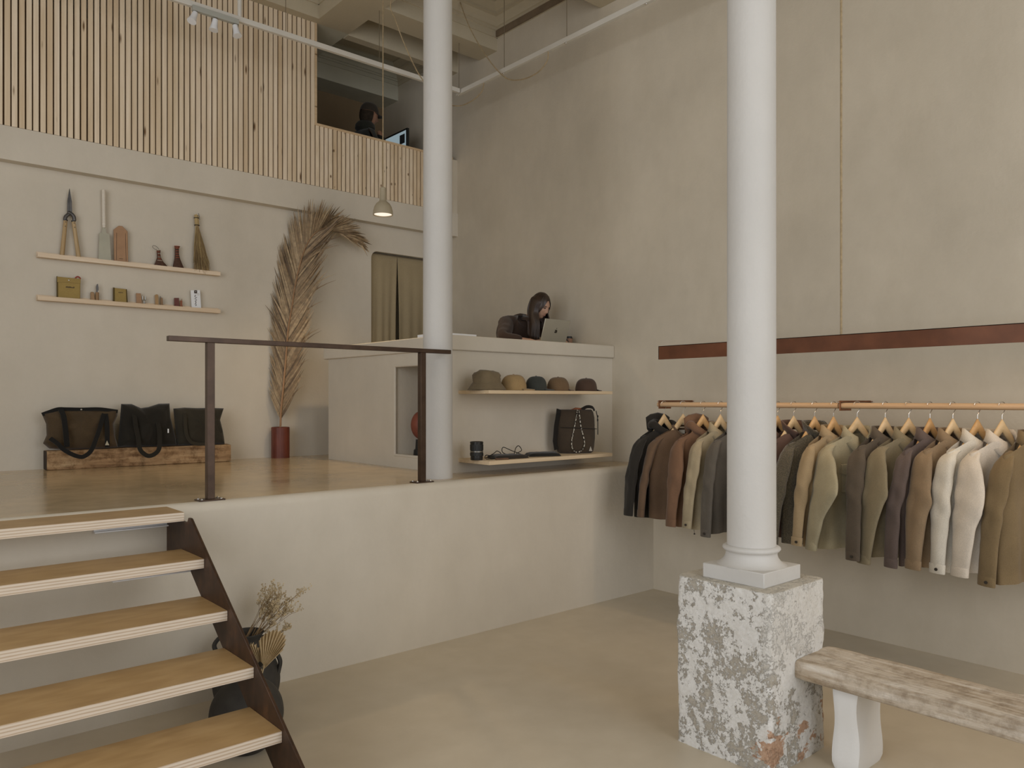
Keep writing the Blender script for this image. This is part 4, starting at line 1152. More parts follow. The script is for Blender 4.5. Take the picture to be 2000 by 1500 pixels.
# ================================================================== LINEAR LAMP ABOVE THE CLOTHES
LBX = 4.45; yl0 = ox(1288, 690, LBX).y
lb = thing('linear_lamp', (LBX, 1.4, 1.886), 'long rust-brown bar lamp hanging level above the jackets', 'lamp')
mb = MB(); zb, zt = 1.8835, 1.9785
mb.box((LBX - .012, -.9, zb), (LBX - .008, yl0, zt)).box((LBX + .008, -.9, zb), (LBX + .012, yl0, zt)).box((LBX - .012, -.9, zt - .004), (LBX + .012, yl0, zt)).box((LBX - .012, yl0 - .004, zb), (LBX + .012, yl0, zt))
mb.build('housing', MAT['bar'], lb)
tag(box('light_strip', (LBX - .007, -.88, zb + .012), (LBX + .007, yl0 - .02, zb + .018), emit('strip_glow', (1.0, .74, .45), 2.2), lb), 'warm light strip under the bar')
cy_ = ox(1643, 652, LBX).y
for y_ in (cy_, cy_ - 2.4):
    MB().tube([(LBX, y_, zt), (LBX, y_, CEIL)], .0065, 8).build('hanging_cord', MAT['cord'], lb, smooth=True)
al = area('linear_lamp_light', (LBX, (yl0 - .9)/2, zb - .002), (0, 0, 0), .02, yl0 + .8, 9, (1, .70, .42))

# ================================================================== CEILING TRACKS
TKX, TKY, TKZ = 4.787, 6.296, 4.72
t1 = thing('light_track', (3.0, TKY, TKZ), 'white light track along the slat screen with a triple spotlight', 'light track')
box('track_profile', (.3, TKY - .018, TKZ - .022), (TKX - .03, TKY + .018, TKZ + .022), MAT['white_metal'], t1, bevel=.003)
for x_ in (3.826, 2.901):
    zt_ = Z5 if x_ > 3.84 - .367 else CEIL
    MB().tube([(x_, TKY, TKZ + .02), (x_, TKY, zt_)], .0028, 6).build('suspension_wire', MAT['wire'], t1, smooth=True)
MB().tube([(2.50, TKY, TKZ + .02), (2.50, TKY, CEIL)], .017, 14).build('suspension_tube', MAT['white_metal'], t1, smooth=True)
box('adapter_box', (2.106, TKY - .055, TKZ - .066), (2.475, TKY - .019, TKZ - .024), MAT['grey_metal'], t1, bevel=.002)
for u, dx, dy in ((2.135, -.02, -.01), (2.29, -.008, .0), (2.445, .006, -.012)):
    c0 = Vector((u, TKY - .037, TKZ - .066))
    s_ = thing('spotlight_head', c0, None, None); s_.parent = t1; s_.location = c0 - wo(t1)
    s_.name = 'spotlight_head'
    ax = Vector((dx*2, dy*2, -.1)).normalized()
    MB().tube([c0, c0 + ax*.016], .013, 10).build('swivel', MAT['steel'], s_, smooth=True)
    MB().tube([c0 + ax*(.014 + .092*k/6) for k in range(7)], [.021, .0225, .0235, .025, .028, .032, .036], 18).build('shade', MAT['glass_white'], s_, smooth=True)
t2 = thing('light_track', (TKX, 4.0, TKZ), 'bare white track hung on wires along the right wall', 'light track')
box('track_profile', (TKX - .018, -.5, TKZ - .024), (TKX + .018, TKY + .07, TKZ + .022), MAT['white_metal'], t2, bevel=.003)
for y_ in (6.336, 5.624, 4.786, 3.9, 3.1):
    zt_ = Z5 if 6.224 < y_ < 6.52 else (5.126 if 4.25 < y_ < 4.769 else CEIL)
    MB().tube([(TKX, y_, TKZ + .02), (TKX, y_, zt_)], .0028, 6).build('suspension_wire', MAT['wire'], t2, smooth=True)
    MB().sphere((TKX - .012, y_, TKZ - .03), .009, 8, 6).build('end_nut', MAT['chrome'], t2, smooth=True)
def cable(pts, label):
    o = MB().tube(smoothpath(pts, 10), .0055, 7).build('power_cord', MAT['cord'], None, smooth=True)
    return tag(o, label, 'cord')
a0 = Vector((TKX, ox(1071, 103, TKX).y, TKZ - .024))
cable([a0, ox(1068, 120, TKX - .01), ox(1048, 143, TKX - .02), ox(1015, 156, TKX - .03), ox(985, 150, TKX - .05), ox(950, 110, TKX - .10), ox(918, 55, TKX - .12), ox(897, 0, TKX - .14), ox(877, -60, TKX - .16), ox(862, -110, TKX - .18)], 'beige cord looping from the right-hand track up to the ceiling')
b0 = Vector((TKX, ox(945.5, 162, TKX).y, TKZ - .024))
e0 = oy(768, 8, 5.9); 
cable([b0, ox(940, 180, TKX - .01), ox(920, 198, TKX - .02), ox(893, 207, TKX - .04), oy(860, 196, 6.15), oy(822, 151, 6.1), oy(796, 100, 6.0), oy(773, 41, 5.95), oy(764, 0, 5.9), Vector((3.86, 5.85, CEIL))], 'beige cord drooping behind the column from the track corner')

# ================================================================== CLOTHES RAILS
RX, RZ = 4.80, 1.5585
def clothes_rail(y0, y1, label, bys):
    t = thing('clothes_rail', (RX, (y0+y1)/2, RZ), label, 'clothes rail', 'wooden rails on the right wall')
    MB().tube([(RX, y0, RZ), (RX, y1, RZ)], .0185, 20).build('rod', MAT['rod'], t, smooth=True)
    for by in bys:
        mb = MB()
        mb.box((RX - .022, by - .004, RZ + .0185), (XR, by + .004, RZ + .032)).box((RX - .026, by - .004, RZ - .032), (RX - .019, by + .004, RZ + .032))
        mb.box((RX - .022, by - .004, RZ - .032), (RX + .12, by + .004, RZ - .0185))
        mb.v = [Vector(p) for p in mb.v]
        mb.build('bracket', MAT['bracket'], t)
        # flat strap edge seen from the front: a wider band
        MB().box((RX - .024, by - .016, RZ + .024), (XR, by + .016, RZ + .028)).build('bracket_strap', MAT['bracket'], t)
    return t
clothes_rail(2.363, 3.80, 'pale wooden clothes rail nearer the counter', (3.774,))
clothes_rail(.97, 2.357, 'pale wooden clothes rail nearer the bench', (2.345,))

# ================================================================== BENCH
M_BEN = oldwood('bleached_timber', 'y', (.30, .215, .125, 1), (.55, .47, .37, 1), (.72, .67, .59, 1), .85, .7, .5)
M_BENE = pmat('bleached_end', (.46, .37, .25), .25, 26, rough=.9, bs=.4)
rough_beam('bench', (3.325, 1.757), (3.325, -.55), .325, .083, .375, M_BEN, M_BENE, 'bleached weathered timber bench butting against the stone pedestal', 'bench', .005, 8, 70, None, .02)
def plaster_leg(y0, y1, label):
    mb = MB(); rings = []
    for k in range(15):
        z = .376*k/14; R = []
        for i in range(32):
            a = 2*math.pi*i/32; ca, sa = math.cos(a), math.sin(a); q = (abs(ca)**12 + abs(sa)**12)**(-1/12)
            hx = .118 + .007*math.sin(z*22 + 1.2); hy = (y1-y0)/2 + .006*math.sin(z*19)
            if k in (0, 14): hx -= .006; hy -= .006
            R.append(Vector((3.385 + hx*q*ca, (y0+y1)/2 + hy*q*sa, z)))
        rings.append(R)
    return tag(mb.loft(rings).build('bench_block', plaster('white_block', (.76, .75, .72), .04, .7, .2), None, smooth=True, angle=50), label, 'bench support')
plaster_leg(1.525, 1.64, 'wavy white plaster block holding up the bench end by the pedestal')

# ================================================================== VASES BY THE STAIRS
M_CLAY = pmat('black_clay', (.042, .038, .032), .25, 14, rough=.75, bs=.25, bscale=50)
v1c = oz(492, 1472, 0) + Vector((.0, .06, 0))
v1 = thing('round_vase', (v1c.x, v1c.y, 0), 'round dark clay vase with a flared neck standing behind the stair stringer', 'vase')
prof = [(.06, 0), (.085, .006), (.130, .05), (.158, .12), (.163, .17), (.152, .225), (.122, .275), (.085, .305), (.066, .318), (.060, .335), (.064, .36), (.072, .378), (.066, .378), (.054, .345), (.058, .31)]
MB().lathe([(p.x, p.y) for p in smoothpath([(r_, z_, 0) for r_, z_ in prof], 4)], (v1c.x, v1c.y, 0), 64).build('vase_body', M_CLAY, v1, smooth=True, angle=60)
v2c = Vector((1.585, 3.90, 0))
v2 = thing('eared_vase', (v2c.x, v2c.y, 0), 'tall black clay jar with wavy ear handles against the raised floor', 'vase')
prof = [(.07, 0), (.10, .008), (.145, .06), (.165, .14), (.160, .20), (.140, .26), (.105, .305), (.075, .33), (.064, .35), (.07, .375), (.085, .402), (.079, .402), (.058, .36), (.06, .32)]
MB().lathe([(p.x, p.y) for p in smoothpath([(r_, z_, 0) for r_, z_ in prof], 4)], (v2c.x, v2c.y, 0), 64).build('vase_body', M_CLAY, v2, smooth=True, angle=60)
for sg in (-1, 1):
    dv = Vector((.82, -.57, 0))*sg
    MB().tube(smoothpath([v2c + dv*.075 + Vector((0, 0, .375)), v2c + dv*.125 + Vector((0, 0, .385)), v2c + dv*.160 + Vector((0, 0, .345)), v2c + dv*.150 + Vector((0, 0, .30)), v2c + dv*.168 + Vector((0, 0, .25)), v2c + dv*.158 + Vector((0, 0, .19))], 5), [(.016, .011)]*26, 10).build('ear_handle', M_CLAY, v2, smooth=True)
# dried branches in the eared vase
rnd = random.Random(4)
db = thing('dried_branches', (v2c.x, v2c.y, .05), 'wispy pale dried flower branches in the eared vase', 'dried plant')
M_TW = pmat('dry_stem', (.24, .16, .08), .3, 20, rough=.8); M_FL = pmat('dry_blossom', (.56, .45, .28), .3, 40, rough=.9)
stems, fluff = MB(), MB()
def twig(p, d, ln, r, lev):
    q = p + d*ln*.5 + Vector((rnd.uniform(-1, 1), rnd.uniform(-1, 1), rnd.uniform(-.3, .3)))*ln*.06
    e = p + d*ln + Vector((rnd.uniform(-1, 1), rnd.uniform(-1, 1), 0))*ln*.08
    (stems if lev > 1 else fluff).tube([p, q, e], [r, r*.8, r*.6], 3, False)
    if lev == 0:
        fluff.sphere(e, (.0034, .0034, .0038), 4, 3); return
    for k in range(4 if lev > 1 else 5):
        t = rnd.uniform(.35, 1); b = p.lerp(e, t)
        nd = (d + Vector((rnd.uniform(-1, 1), rnd.uniform(-1, 1), rnd.uniform(-.35, .7)))*.62).normalized()
        twig(b, nd, ln*rnd.uniform(.38, .58), r*.62, lev - 1)
tgt = oy(548, 1150, 3.88)
for k in range(21):
    tip = Vector((tgt.x + rnd.uniform(-.09, .07), 3.88 + rnd.uniform(-.07, .07), tgt.z + rnd.uniform(-.22, .0)))
    st0 = Vector((v2c.x + rnd.uniform(-.03, .03), v2c.y + rnd.uniform(-.03, .03), .33))
    tip.x += .05*(tip.z - .5)
    mid = st0.lerp(tip, .45)
    stems.tube([Vector((v2c.x, v2c.y, .06)), st0, mid], .0021, 5, False)
    twig(mid, (tip - mid).normalized(), (tip - mid).length*.85, .0015, 3)
stems.build('stems', M_TW, db)
tag(fluff.build('blossoms', M_FL, db), kind='stuff')
# pleated fan palm leaves in the round vase
M_FAN = pmat('dried_fan_leaf', (.50, .375, .20), .2, 18, c2=(.66, .52, .32), rough=.7)
def fan(base, up, side, rad, spread0, spread1, nrib, label, stemto):
    up, side = Vector(up).normalized(), Vector(side).normalized(); nrm = side.cross(up).normalized()
    t = thing('fan_palm_leaf', base, label, 'dried leaf', 'dried fan palm leaves')
    mb = MB(); base = Vector(base)
    N_ = nrib*2; R = []
    for i in range(N_ + 1):
        a = spread0 + (spread1 - spread0)*i/N_
        d = up*math.cos(a) + side*math.sin(a)
        rr = rad*(1 - .30*abs((i/N_ - .42)*2)**2.2)*(1.0 if i % 2 == 0 else .955)
        z_ = .009*(1 if i % 2 else -1)
        R.append([base + d*rr*k/6 + nrm*z_*(k/6) for k in range(1, 7)])
    rows = R
    vs = [p for r in rows for p in r] + [base]; nb = len(vs) - 1; fs = []
    for i in range(N_):
        fs.append((nb, i*6, (i+1)*6))
        for k in range(5): fs.append((i*6+k, i*6+k+1, (i+1)*6+k+1, (i+1)*6+k))
    mb.add(vs, fs); o = mb.build('pleated_blade', M_FAN, t)
    s = o.modifiers.new('solid', 'SOLIDIFY'); s.thickness = .0012
    MB().tube([Vector(stemto), base, base + up*.02], .003, 6).build('stalk', M_FAN, t, smooth=True)
vb = Vector((v1c.x, v1c.y, .10))
fb = oy(514, 1308, v1c.y - .02)
fan(fb, (.30, -.05, 1), (.82, -.57, 0), .185, -.42, .62, 11, 'broad pleated dried fan palm leaf in the round vase', vb)
fb2 = oy(511, 1308, v1c.y + .015)
fan(fb2, (-.25, .05, 1), (.82, -.57, 0), .135, -.30, .22, 6, 'narrow folded dried fan palm leaf beside the broad one', vb)
fb3 = oy(500, 1306, v1c.y + .03)
fan(fb3, (-.95, .12, .62), (.5, -.4, .7), .20, -.25, .25, 6, 'dried fan palm leaf poking out left of the stair stringer', vb)
# ================================================================== JACKETS
M_HANG = pine('hanger_wood', (.50, .30, .125, 1), (.62, .40, .19, 1), 'x', True, False, .35)
M_HANG2 = pine('hanger_wood_light', (.60, .44, .24, 1), (.70, .53, .32, 1), 'x', True, False, .35)
M_LAB = pmat('neck_label', (.55, .52, .44), .05, 30)
BTN = pmat('dark_button', (.03, .025, .02), .1, 9, rough=.4)
def hanger(Y, rot, label, light=False):
    t = thing('coat_hanger', (RX, Y, RZ - .14), label, 'hanger', 'wooden hangers on the clothes rails')
    M = Matrix.Translation((RX, Y, RZ)) @ Matrix.Rotation(rot, 4, 'Z')
    rings = []; n = 26
    for i in range(n + 1):
        s_ = -1 + 2*i/n; x = .172*s_; a = abs(s_)
        z = -.102 - .212*a
        yy = 0
        hh = .031*(1 - a)**.7 + .005; dd = .0115 + .003*a**2
        if a > .97: hh *= .6; dd *= .7
        R = []
        for k in range(12):
            an = 2*math.pi*k/12
            R.append(M @ Vector((x, yy + dd*math.cos(an), z + hh*math.sin(an)*(1 if math.sin(an) > 0 else 1.1))))
        rings.append(R)
    MB().loft(rings).build('wooden_body', M_HANG2 if light else M_HANG, t, smooth=True, angle=80)
    P = [(0, 0, -.075), (0, 0, -.050), (.004, 0, -.040), (.021, 0, -.016), (.0245, 0, .004), (.016, 0, .021), (0, 0, .0265), (-.016, 0, .021), (-.0235, 0, .008)]
    MB().tube([M @ p for p in smoothpath(P, 5)], .0021, 7).build('hook', MAT['chrome'], t, smooth=True)
    return t
JN = [0]
def jacket(Y, rot, name, label, mat, collar='shirt', hem=-.865, w=.255, deep=.055, elbow=-.05, cuff=(-.03, -.80), inner=None, flap=None, flapmat=None, buttons=False, zipper=False, sl_w=1.0, cuffbtn=True, tuck=0.0, sleeve_out=0.0, bottom_band=False):
    JN[0] += 1; sd = JN[0]*7.3; deep *= .8
    t = thing(name, (RX, Y, RZ + hem), label, 'jacket', 'jackets on the clothes rails')
    M = Matrix.Translation((RX, Y, RZ)) @ Matrix.Rotation(rot, 4, 'Z')
    nn = 64; rows = []
    def sg(v, p): return math.copysign(abs(v)**p, v)
    def ztop(x, front):
        a = abs(x)
        z = -.170 - .555*max(0, a - .055)**1.04
        if a < .078: z -= (.075 if front else .006)*(1 - (a/.078)**2)
        return z
    NZ = 26
    for j in range(NZ + 1):
        t_ = (j/NZ)**1.15
        R = []
        for i in range(nn):
            a = 2*math.pi*i/nn
            ww = .212 + (w - .212)*min(1, t_*2.2)
            x = ww*sg(math.cos(a), .85)
            front = math.sin(a) < 0
            d0 = .030 + (.022 if abs(x) < .085 else 0)
            dd = d0 + (deep - d0)*min(1, t_*3.2)**.7
            y = dd*sg(math.sin(a), .7)
            z = ztop(x, front)*(1 - t_) + hem*t_
            # hanging folds
            fo = .011*t_*math.sin(x*31 + sd) + .007*t_*math.sin(x*57 + sd*1.7 + z*2) + .014*noise.noise(Vector((x*9 + sd, y*7, z*4)))*min(1, t_*4) + .005*noise.noise(Vector((x*26 + sd, y*20, z*14)))
            z += .006*math.sin(x*22 + sd)*t_
            R.append(M @ Vector((x + .3*fo, y + fo*(1 if front else .6), z)))
        rows.append(R)
    mb = MB().loft(rows, True, False, False)
    body = mb.build('torso', mat, t, smooth=True, angle=180)
    # dark inside back of the neck: label
    MB().obox(M @ Vector((0, .030, -.205)), M.to_3x3() @ Vector((.022, 0, 0)), M.to_3x3() @ Vector((0, .0015, 0)), (0, 0, .014)).build('neck_label', M_LAB, t)
    # sleeves
    for s_ in (-1, 1):
        el = 0; bul = max(0, -elbow - .04)*.85 if s_ < 0 else 0
        P = [(s_*.150, .004, -.242), (s_*.190, .004, -.268), (s_*(.222 + sleeve_out*.3), .004, -.330), (s_*(.252 + sleeve_out*.6), .004 + cuff[0]*.3, -.45), (s_*(.278 + sleeve_out*.7), .004 + cuff[0]*.55, -.57), (s_*(.298 + sleeve_out*.7), cuff[0]*.8, -.69), (s_*(.314 + sleeve_out*.6), cuff[0], cuff[1])]
        path = smoothpath(P, 6); L = len(path); rings = []
        for i, p in enumerate(path):
            f = i/(L-1)
            tg = (path[min(i+1, L-1)] - path[max(i-1, 0)]).normalized()
            b_ = Vector((0, 1, 0)); aa = tg.cross(b_).normalized(); b2_ = aa.cross(tg).normalized()
            g_ = min(1, f/.38); g_ = g_*g_*(3 - 2*g_); ra = (.010 + .018*g_ - .007*max(0, f - .38)/.62)*sl_w; rb = (.027 + .031*g_ - .010*f**2 + .003*math.sin(f*9 + sd))*sl_w
            if i == L-1: ra *= .96; rb *= .96
            tri = max(0, 1 - abs(f - .60)/(.42 if f < .60 else .38)); bs_ = bul*2*tri**1.15*(1 if b2_.y > 0 else -1)
            R = []
            for k in range(28):
                an = 2*math.pi*k/28
                q = p + aa*ra*math.cos(an) + b2_*rb*math.sin(an) - b2_*bs_*(.5 - .5*math.sin(an))
                wr = .012*noise.noise(Vector((q.x*16 + sd, q.y*22, q.z*3.2))) + .005*math.sin(q.z*42 + an*2 + sd)*math.exp(-((f-.62)/.16)**2) + .007*math.sin(an*3 + sd + f*2)*f + .004*noise.noise(Vector((q.x*40, q.y*40 + sd, q.z*22)))
                q = q + (q - p).normalized()*wr*(1 - f**5)
                R.append(M @ q)
            rings.append(R)
        MB().loft(rings, True, False, True).build('sleeve', mat, t, smooth=True, angle=180)
        if cuff:
            cr = []
            p = path[-1]; tg = (path[-1] - path[-3]).normalized(); b_ = Vector((0, 1, 0)); aa = tg.cross(b_).normalized(); b2_ = aa.cross(tg).normalized()
            for off, k in ((-.050, 1.02), (-.047, 1.07), (-.002, 1.05), (.002, 1.0), (.002, .82)):
                cr.append([M @ (p + tg*off + aa*(.020*sl_w*k + .001)*math.cos(2*math.pi*i/28) + b2_*(.047*sl_w*k + .001)*math.sin(2*math.pi*i/28)) for i in range(28)])
            cf = MB().loft(cr, True, False, False).build('cuff', mat, t, smooth=True, angle=60)
            if cuffbtn and s_ < 0:
                c = p + tg*(-.022) + aa*(.022*sl_w + .004)*math.copysign(1, -aa.x) - b2_*.018
                cc = M @ c; nv = M.to_3x3() @ Vector((-1, -.25, 0)).normalized()
                MB().tube([cc, cc + nv*.004], .0085, 12).build('cuff_button', BTN, cf, smooth=True)
    # collar
    def neck(ph):      # ph = 0 at the back, +-pi in front
        f = (1 - math.cos(ph))/2
        x = .078*math.sin(ph)*(1 - .25*f*f); y = .052*math.cos(ph) - .002
        z = -.162 - .082*max(0, f - .45)**1.3*1.9
        return Vector((x, y, z)), Vector((math.sin(ph)*.9, math.cos(ph), 0)).normalized(), f
    N_ = 36
    if collar in ('shirt', 'cord'):
        ph1 = 2.75; rws = [[], [], [], [], []]
        for i in range(N_ + 1):
            ph = -ph1 + 2*ph1*i/N_
            p, o, f = neck(ph)
            h = .038 - .006*f; dn = .024 + .052*f**2.5; ou = .013 + .020*f
            rws[0].append(p); rws[1].append(p + o*.004 + Vector((0, 0, h)))
            rws[2].append(p + o*.011 + Vector((0, 0, h + .003)))
            rws[3].append(p + o*(ou*.8) + Vector((0, 0, h*.3 - dn*.25)))
            rws[4].append(p + o*(ou + .006) + Vector((0, 0, -dn + .012*math.sin(i*1.3)*0)))
        mbb = MB().loft([[M @ p for p in r] for r in rws], False)
        o = mbb.build('collar', mat, t, smooth=True, angle=180)
        s = o.modifiers.new('solid', 'SOLIDIFY'); s.thickness = .003
    elif collar == 'stand':
        rws = [[], [], []]; ph1 = 2.9
        for i in range(N_ + 1):
            p, o, f = neck(-ph1 + 2*ph1*i/N_)
            rws[0].append(p); rws[1].append(p + o*.008 + Vector((0, 0, .035))); rws[2].append(p + o*(.010 + .02*f) + Vector((0, 0, .066 - .02*f)))
        o = MB().loft([[M @ p for p in r] for r in rws], False).build('collar', mat, t, smooth=True, angle=180)
        s = o.modifiers.new('solid', 'SOLIDIFY'); s.thickness = .008
    elif collar == 'hood':
        path = [neck(-2.9 + 5.8*i/N_) for i in range(N_ + 1)]
        MB().tube([M @ (p + o*(.018 + .012*(1 - f)) + Vector((0, 0, .012 + .012*noise.noise(p*30 + Vector((sd, 0, 0)))))) for p, o, f in path], [(.019 + .009*(1-f) + .007*noise.noise(p*24 + Vector((sd, 1, 0))), .026 + .010*(1-f)) for p, o, f in path], 14).build('hood', mat, t, smooth=True)
        MB().puff([(-.11, -.10), (-.07, -.075), (0, -.062), (.07, -.075), (.11, -.10), (.10, -.19), (.05, -.25), (0, -.27), (-.05, -.25), (-.10, -.19)], .085, .03, 5, 2.4, .02, sd).xf(M).build('hood_bag', mat, t, smooth=True, angle=120)
    else:
        path = [neck(-math.pi + 2*math.pi*i/N_) for i in range(N_ + 1)]
        MB().tube([M @ (p + o*.002 + Vector((0, 0, .002))) for p, o, f in path], .008, 8, False).build('neck_rib', mat, t, smooth=True)
    # placket down the middle of the front
    def front_y(x, z):
        f = min(1, max(0, (z + .165)/(hem + .165)))
        f0 = min(1, (f**.87)*3.2)**.7
        dd = .032 + (deep - .032)*f0
        return -dd*(1 - (abs(x)/w)**3)**.35 - .016
    if collar not in ('crew',):
        pp = [Vector((.004, front_y(.004, z) - .004, z)) for z in [-.252 + (hem + .252)*k/16 for k in range(17)]]
        pl = MB().ribbon([M @ p for p in pp], .030, .005, M.to_3x3() @ Vector((0, -1, 0))).build('placket', mat, t, smooth=True)
        if zipper:
            MB().tube([M @ (p + Vector((.016, -.003, 0))) for p in pp], .0022, 5).build('zip', MAT['steel'], t, smooth=True)
        if buttons:
            for k in range(1, 16, 3):
                c = M @ (pp[k] + Vector((0, -.003, 0))); nv = M.to_3x3() @ Vector((0, -1, 0))
                MB().tube([c, c + nv*.004], .006, 10).build('button', BTN, pl, smooth=True)
    if flap:
        x0, x1, z0, hgt = flap
        for sx in (1,):
            pts = [(x0, z0), (x1, z0 + .01), (x1, z0 - hgt*.75), ((x0+x1)/2, z0 - hgt), (x0, z0 - hgt*.7)]
            yv = front_y((x0+x1)/2, z0) - .004
            MB().prism(pts, 'y', yv - .010, yv + .012).xf(M).build('pocket_flap', flapmat or mat, t, bevel=.002)
            pts = [(x0 + .004, z0 - .02), (x1 - .004, z0 - .02), (x1 - .004, z0 - .17), (x0 + .004, z0 - .17)]
            MB().prism(pts, 'y', yv - .004, yv + .016).xf(M).build('pocket', mat, t, bevel=.002)
    if bottom_band:
        MB().loft([[r + (r - M @ Vector((0, 0, hem)))*.0 for r in rows[-2]], rows[-1]], True, False, False).build('hem_band', mat, t, smooth=True, angle=180)
    return t
def hung(Y, rot, hl, light, *a, **k):
    hanger(Y, rot, 'wooden hanger carrying the ' + hl, light)
    return jacket(Y, rot, *a, **k)
K = 1.15
def F(nm, r, g, b, k=None, **kw):
    c = A(r, g, b, (k or K)); l_ = .3*c[0] + .59*c[1] + .11*c[2]; q = .28
    return fabric(nm, tuple(x*(1-q) + l_*q for x in c[:3]) + (1,), **kw)
D = math.radians
hung(3.745, D(-18), 'black hooded jacket', True, 'hooded_jacket', 'black padded jacket with hood at the left end of the rail', F('black_nylon', 36, 32, 26, 1.3), 'hood', -.855, .262, .060, -.03, (-.02, -.83), cuffbtn=False, sl_w=1.08, sleeve_out=.03)
hung(3.567, D(-36), 'collarless brown jacket', True, 'liner_jacket', 'collarless round-necked brown jacket, second from the left', F('brown_nylon', 98, 72, 45), 'crew', -.85, .262, .058, .03, (-.05, -.83), cuffbtn=False, sl_w=1.1, sleeve_out=.04)
jr = hung(3.389, D(-20), 'rust-brown hooded jacket', False, 'hooded_jacket', 'rust-brown hooded jacket with gathered cuffs, third from the left', F('rust_nylon', 112, 77, 46), 'hood', -.875, .25, .055, -.06, (-.06, -.865), cuffbtn=False, sl_w=1.12)
hung(3.240, D(-16), 'khaki-beige overshirt left of the column', True, 'overshirt', 'khaki-beige overshirt with crumpled sleeve just left of the front column', F('khaki_cotton', 148, 132, 96), 'shirt', -.875, .25, .05, -.05, (-.02, -.86), flap=(-.17, -.05, -.37, .07), sl_w=.95)
hung(3.090, D(-18), 'charcoal overshirt by the column', False, 'overshirt', 'charcoal grey overshirt half hidden by the front column on its left side', F('charcoal_wool', 84, 77, 66), 'shirt', -.89, .255, .05, -.03, (-.04, -.90))
hung(2.79, D(-18), 'dark russet jacket behind the column', False, 'overshirt', 'russet jacket showing a sliver right of the front column', F('russet_wool', 92, 62, 42), 'shirt', -.86, .25, .05, -.04, (-.03, -.86))
hung(2.673, D(-22), 'maroon-brown fleece', True, 'fleece_jacket', 'maroon-brown jacket with a rounded stand collar, first full one right of the column', F('maroon_fleece', 96, 68, 53), 'stand', -.86, .255, .058, -.05, (-.02, -.84), cuffbtn=False)
hung(2.526, D(-20), 'dark olive pile fleece', False, 'fleece_jacket', 'dark olive curly pile fleece jacket right of the maroon one', fleece('olive_pile', A(74, 67, 52, 1.6)), 'stand', -.88, .258, .062, .0, (.02, -.885), cuffbtn=False, sl_w=1.05, sleeve_out=.02)
hung(2.399, D(-16), 'tan corduroy overshirt', False, 'overshirt', 'narrow tan corduroy overshirt with a dark cuff button', F('tan_cord', 156, 130, 84), 'shirt', -.88, .245, .05, .0, (.0, -.865), sl_w=.85)
hung(2.247, D(-34), 'pale sage work jacket', True, 'work_jacket', 'pale sage beige work jacket with a wide bent sleeve and chest flap', F('sage_cotton', 152, 140, 103), 'shirt', -.88, .262, .055, -.14, (-.02, -.885), flap=(-.14, -.01, -.36, .08), zipper=True, sl_w=1.15, cuffbtn=False)
hung(2.075, D(-20), 'dark umber overshirt', True, 'overshirt', 'dark umber overshirt right of the pale sage jacket', F('umber_cotton', 86, 73, 56), 'shirt', -.90, .255, .055, -.02, (-.06, -.90))
hung(1.938, D(-30), 'olive work jacket', True, 'work_jacket', 'olive green work jacket with chest flap and wide sleeve', F('olive_cotton', 124, 110, 76), 'shirt', -.885, .258, .055, -.10, (-.02, -.915), flap=(-.14, -.02, -.38, .08), sl_w=1.12, cuffbtn=False)
hung(1.820, D(-16), 'mauve-grey overshirt', False, 'overshirt', 'slim mauve-grey overshirt between olive and tan jackets', F('mauve_cotton', 92, 76, 68), 'shirt', -.915, .248, .048, .01, (.01, -.91), sl_w=.85, cuffbtn=False)
hung(1.697, D(-22), 'tan brown overshirt', True, 'overshirt', 'tan brown overshirt left of the two cream jackets', F('tanbrown_cotton', 132, 106, 69), 'shirt', -.90, .255, .055, -.06, (-.02, -.90), sl_w=1.05, cuffbtn=False)
hung(1.570, D(-24), 'cream white shirt jacket', False, 'shirt_jacket', 'cream white shirt jacket with a dark cuff button', F('cream_cotton', 184, 176, 158, 1.28), 'shirt', -.905, .258, .055, -.02, (-.03, -.90), buttons=True)
hung(1.449, D(-26), 'off-white chore jacket', True, 'chore_jacket', 'off-white pinstriped chore jacket, the second pale one from the right end', F('offwhite_cotton', 182, 169, 149, 1.28), 'shirt', -.885, .262, .055, -.08, (-.03, -.90), zipper=True, sl_w=1.1, cuffbtn=False)
hung(1.300, D(-22), 'olive-brown jacket at the frame edge', False, 'work_jacket', 'olive-brown jacket cut by the right edge of the picture', F('olivebrown_cotton', 116, 93, 50), 'shirt', -.92, .26, .055, .02, (.02, -.93))
# drawcord toggle under the rust jacket
jp = Vector((RX - .19, 3.33, RZ - .885))
MB().tube([jp, jp + Vector((.004, 0, -.03))], .0015, 5).build('drawcord', BTN, jr, smooth=True)
MB().sphere(jp + Vector((.004, 0, -.034)), (.008, .006, .005), 10, 6).build('cord_toggle', BTN, jr, smooth=True)
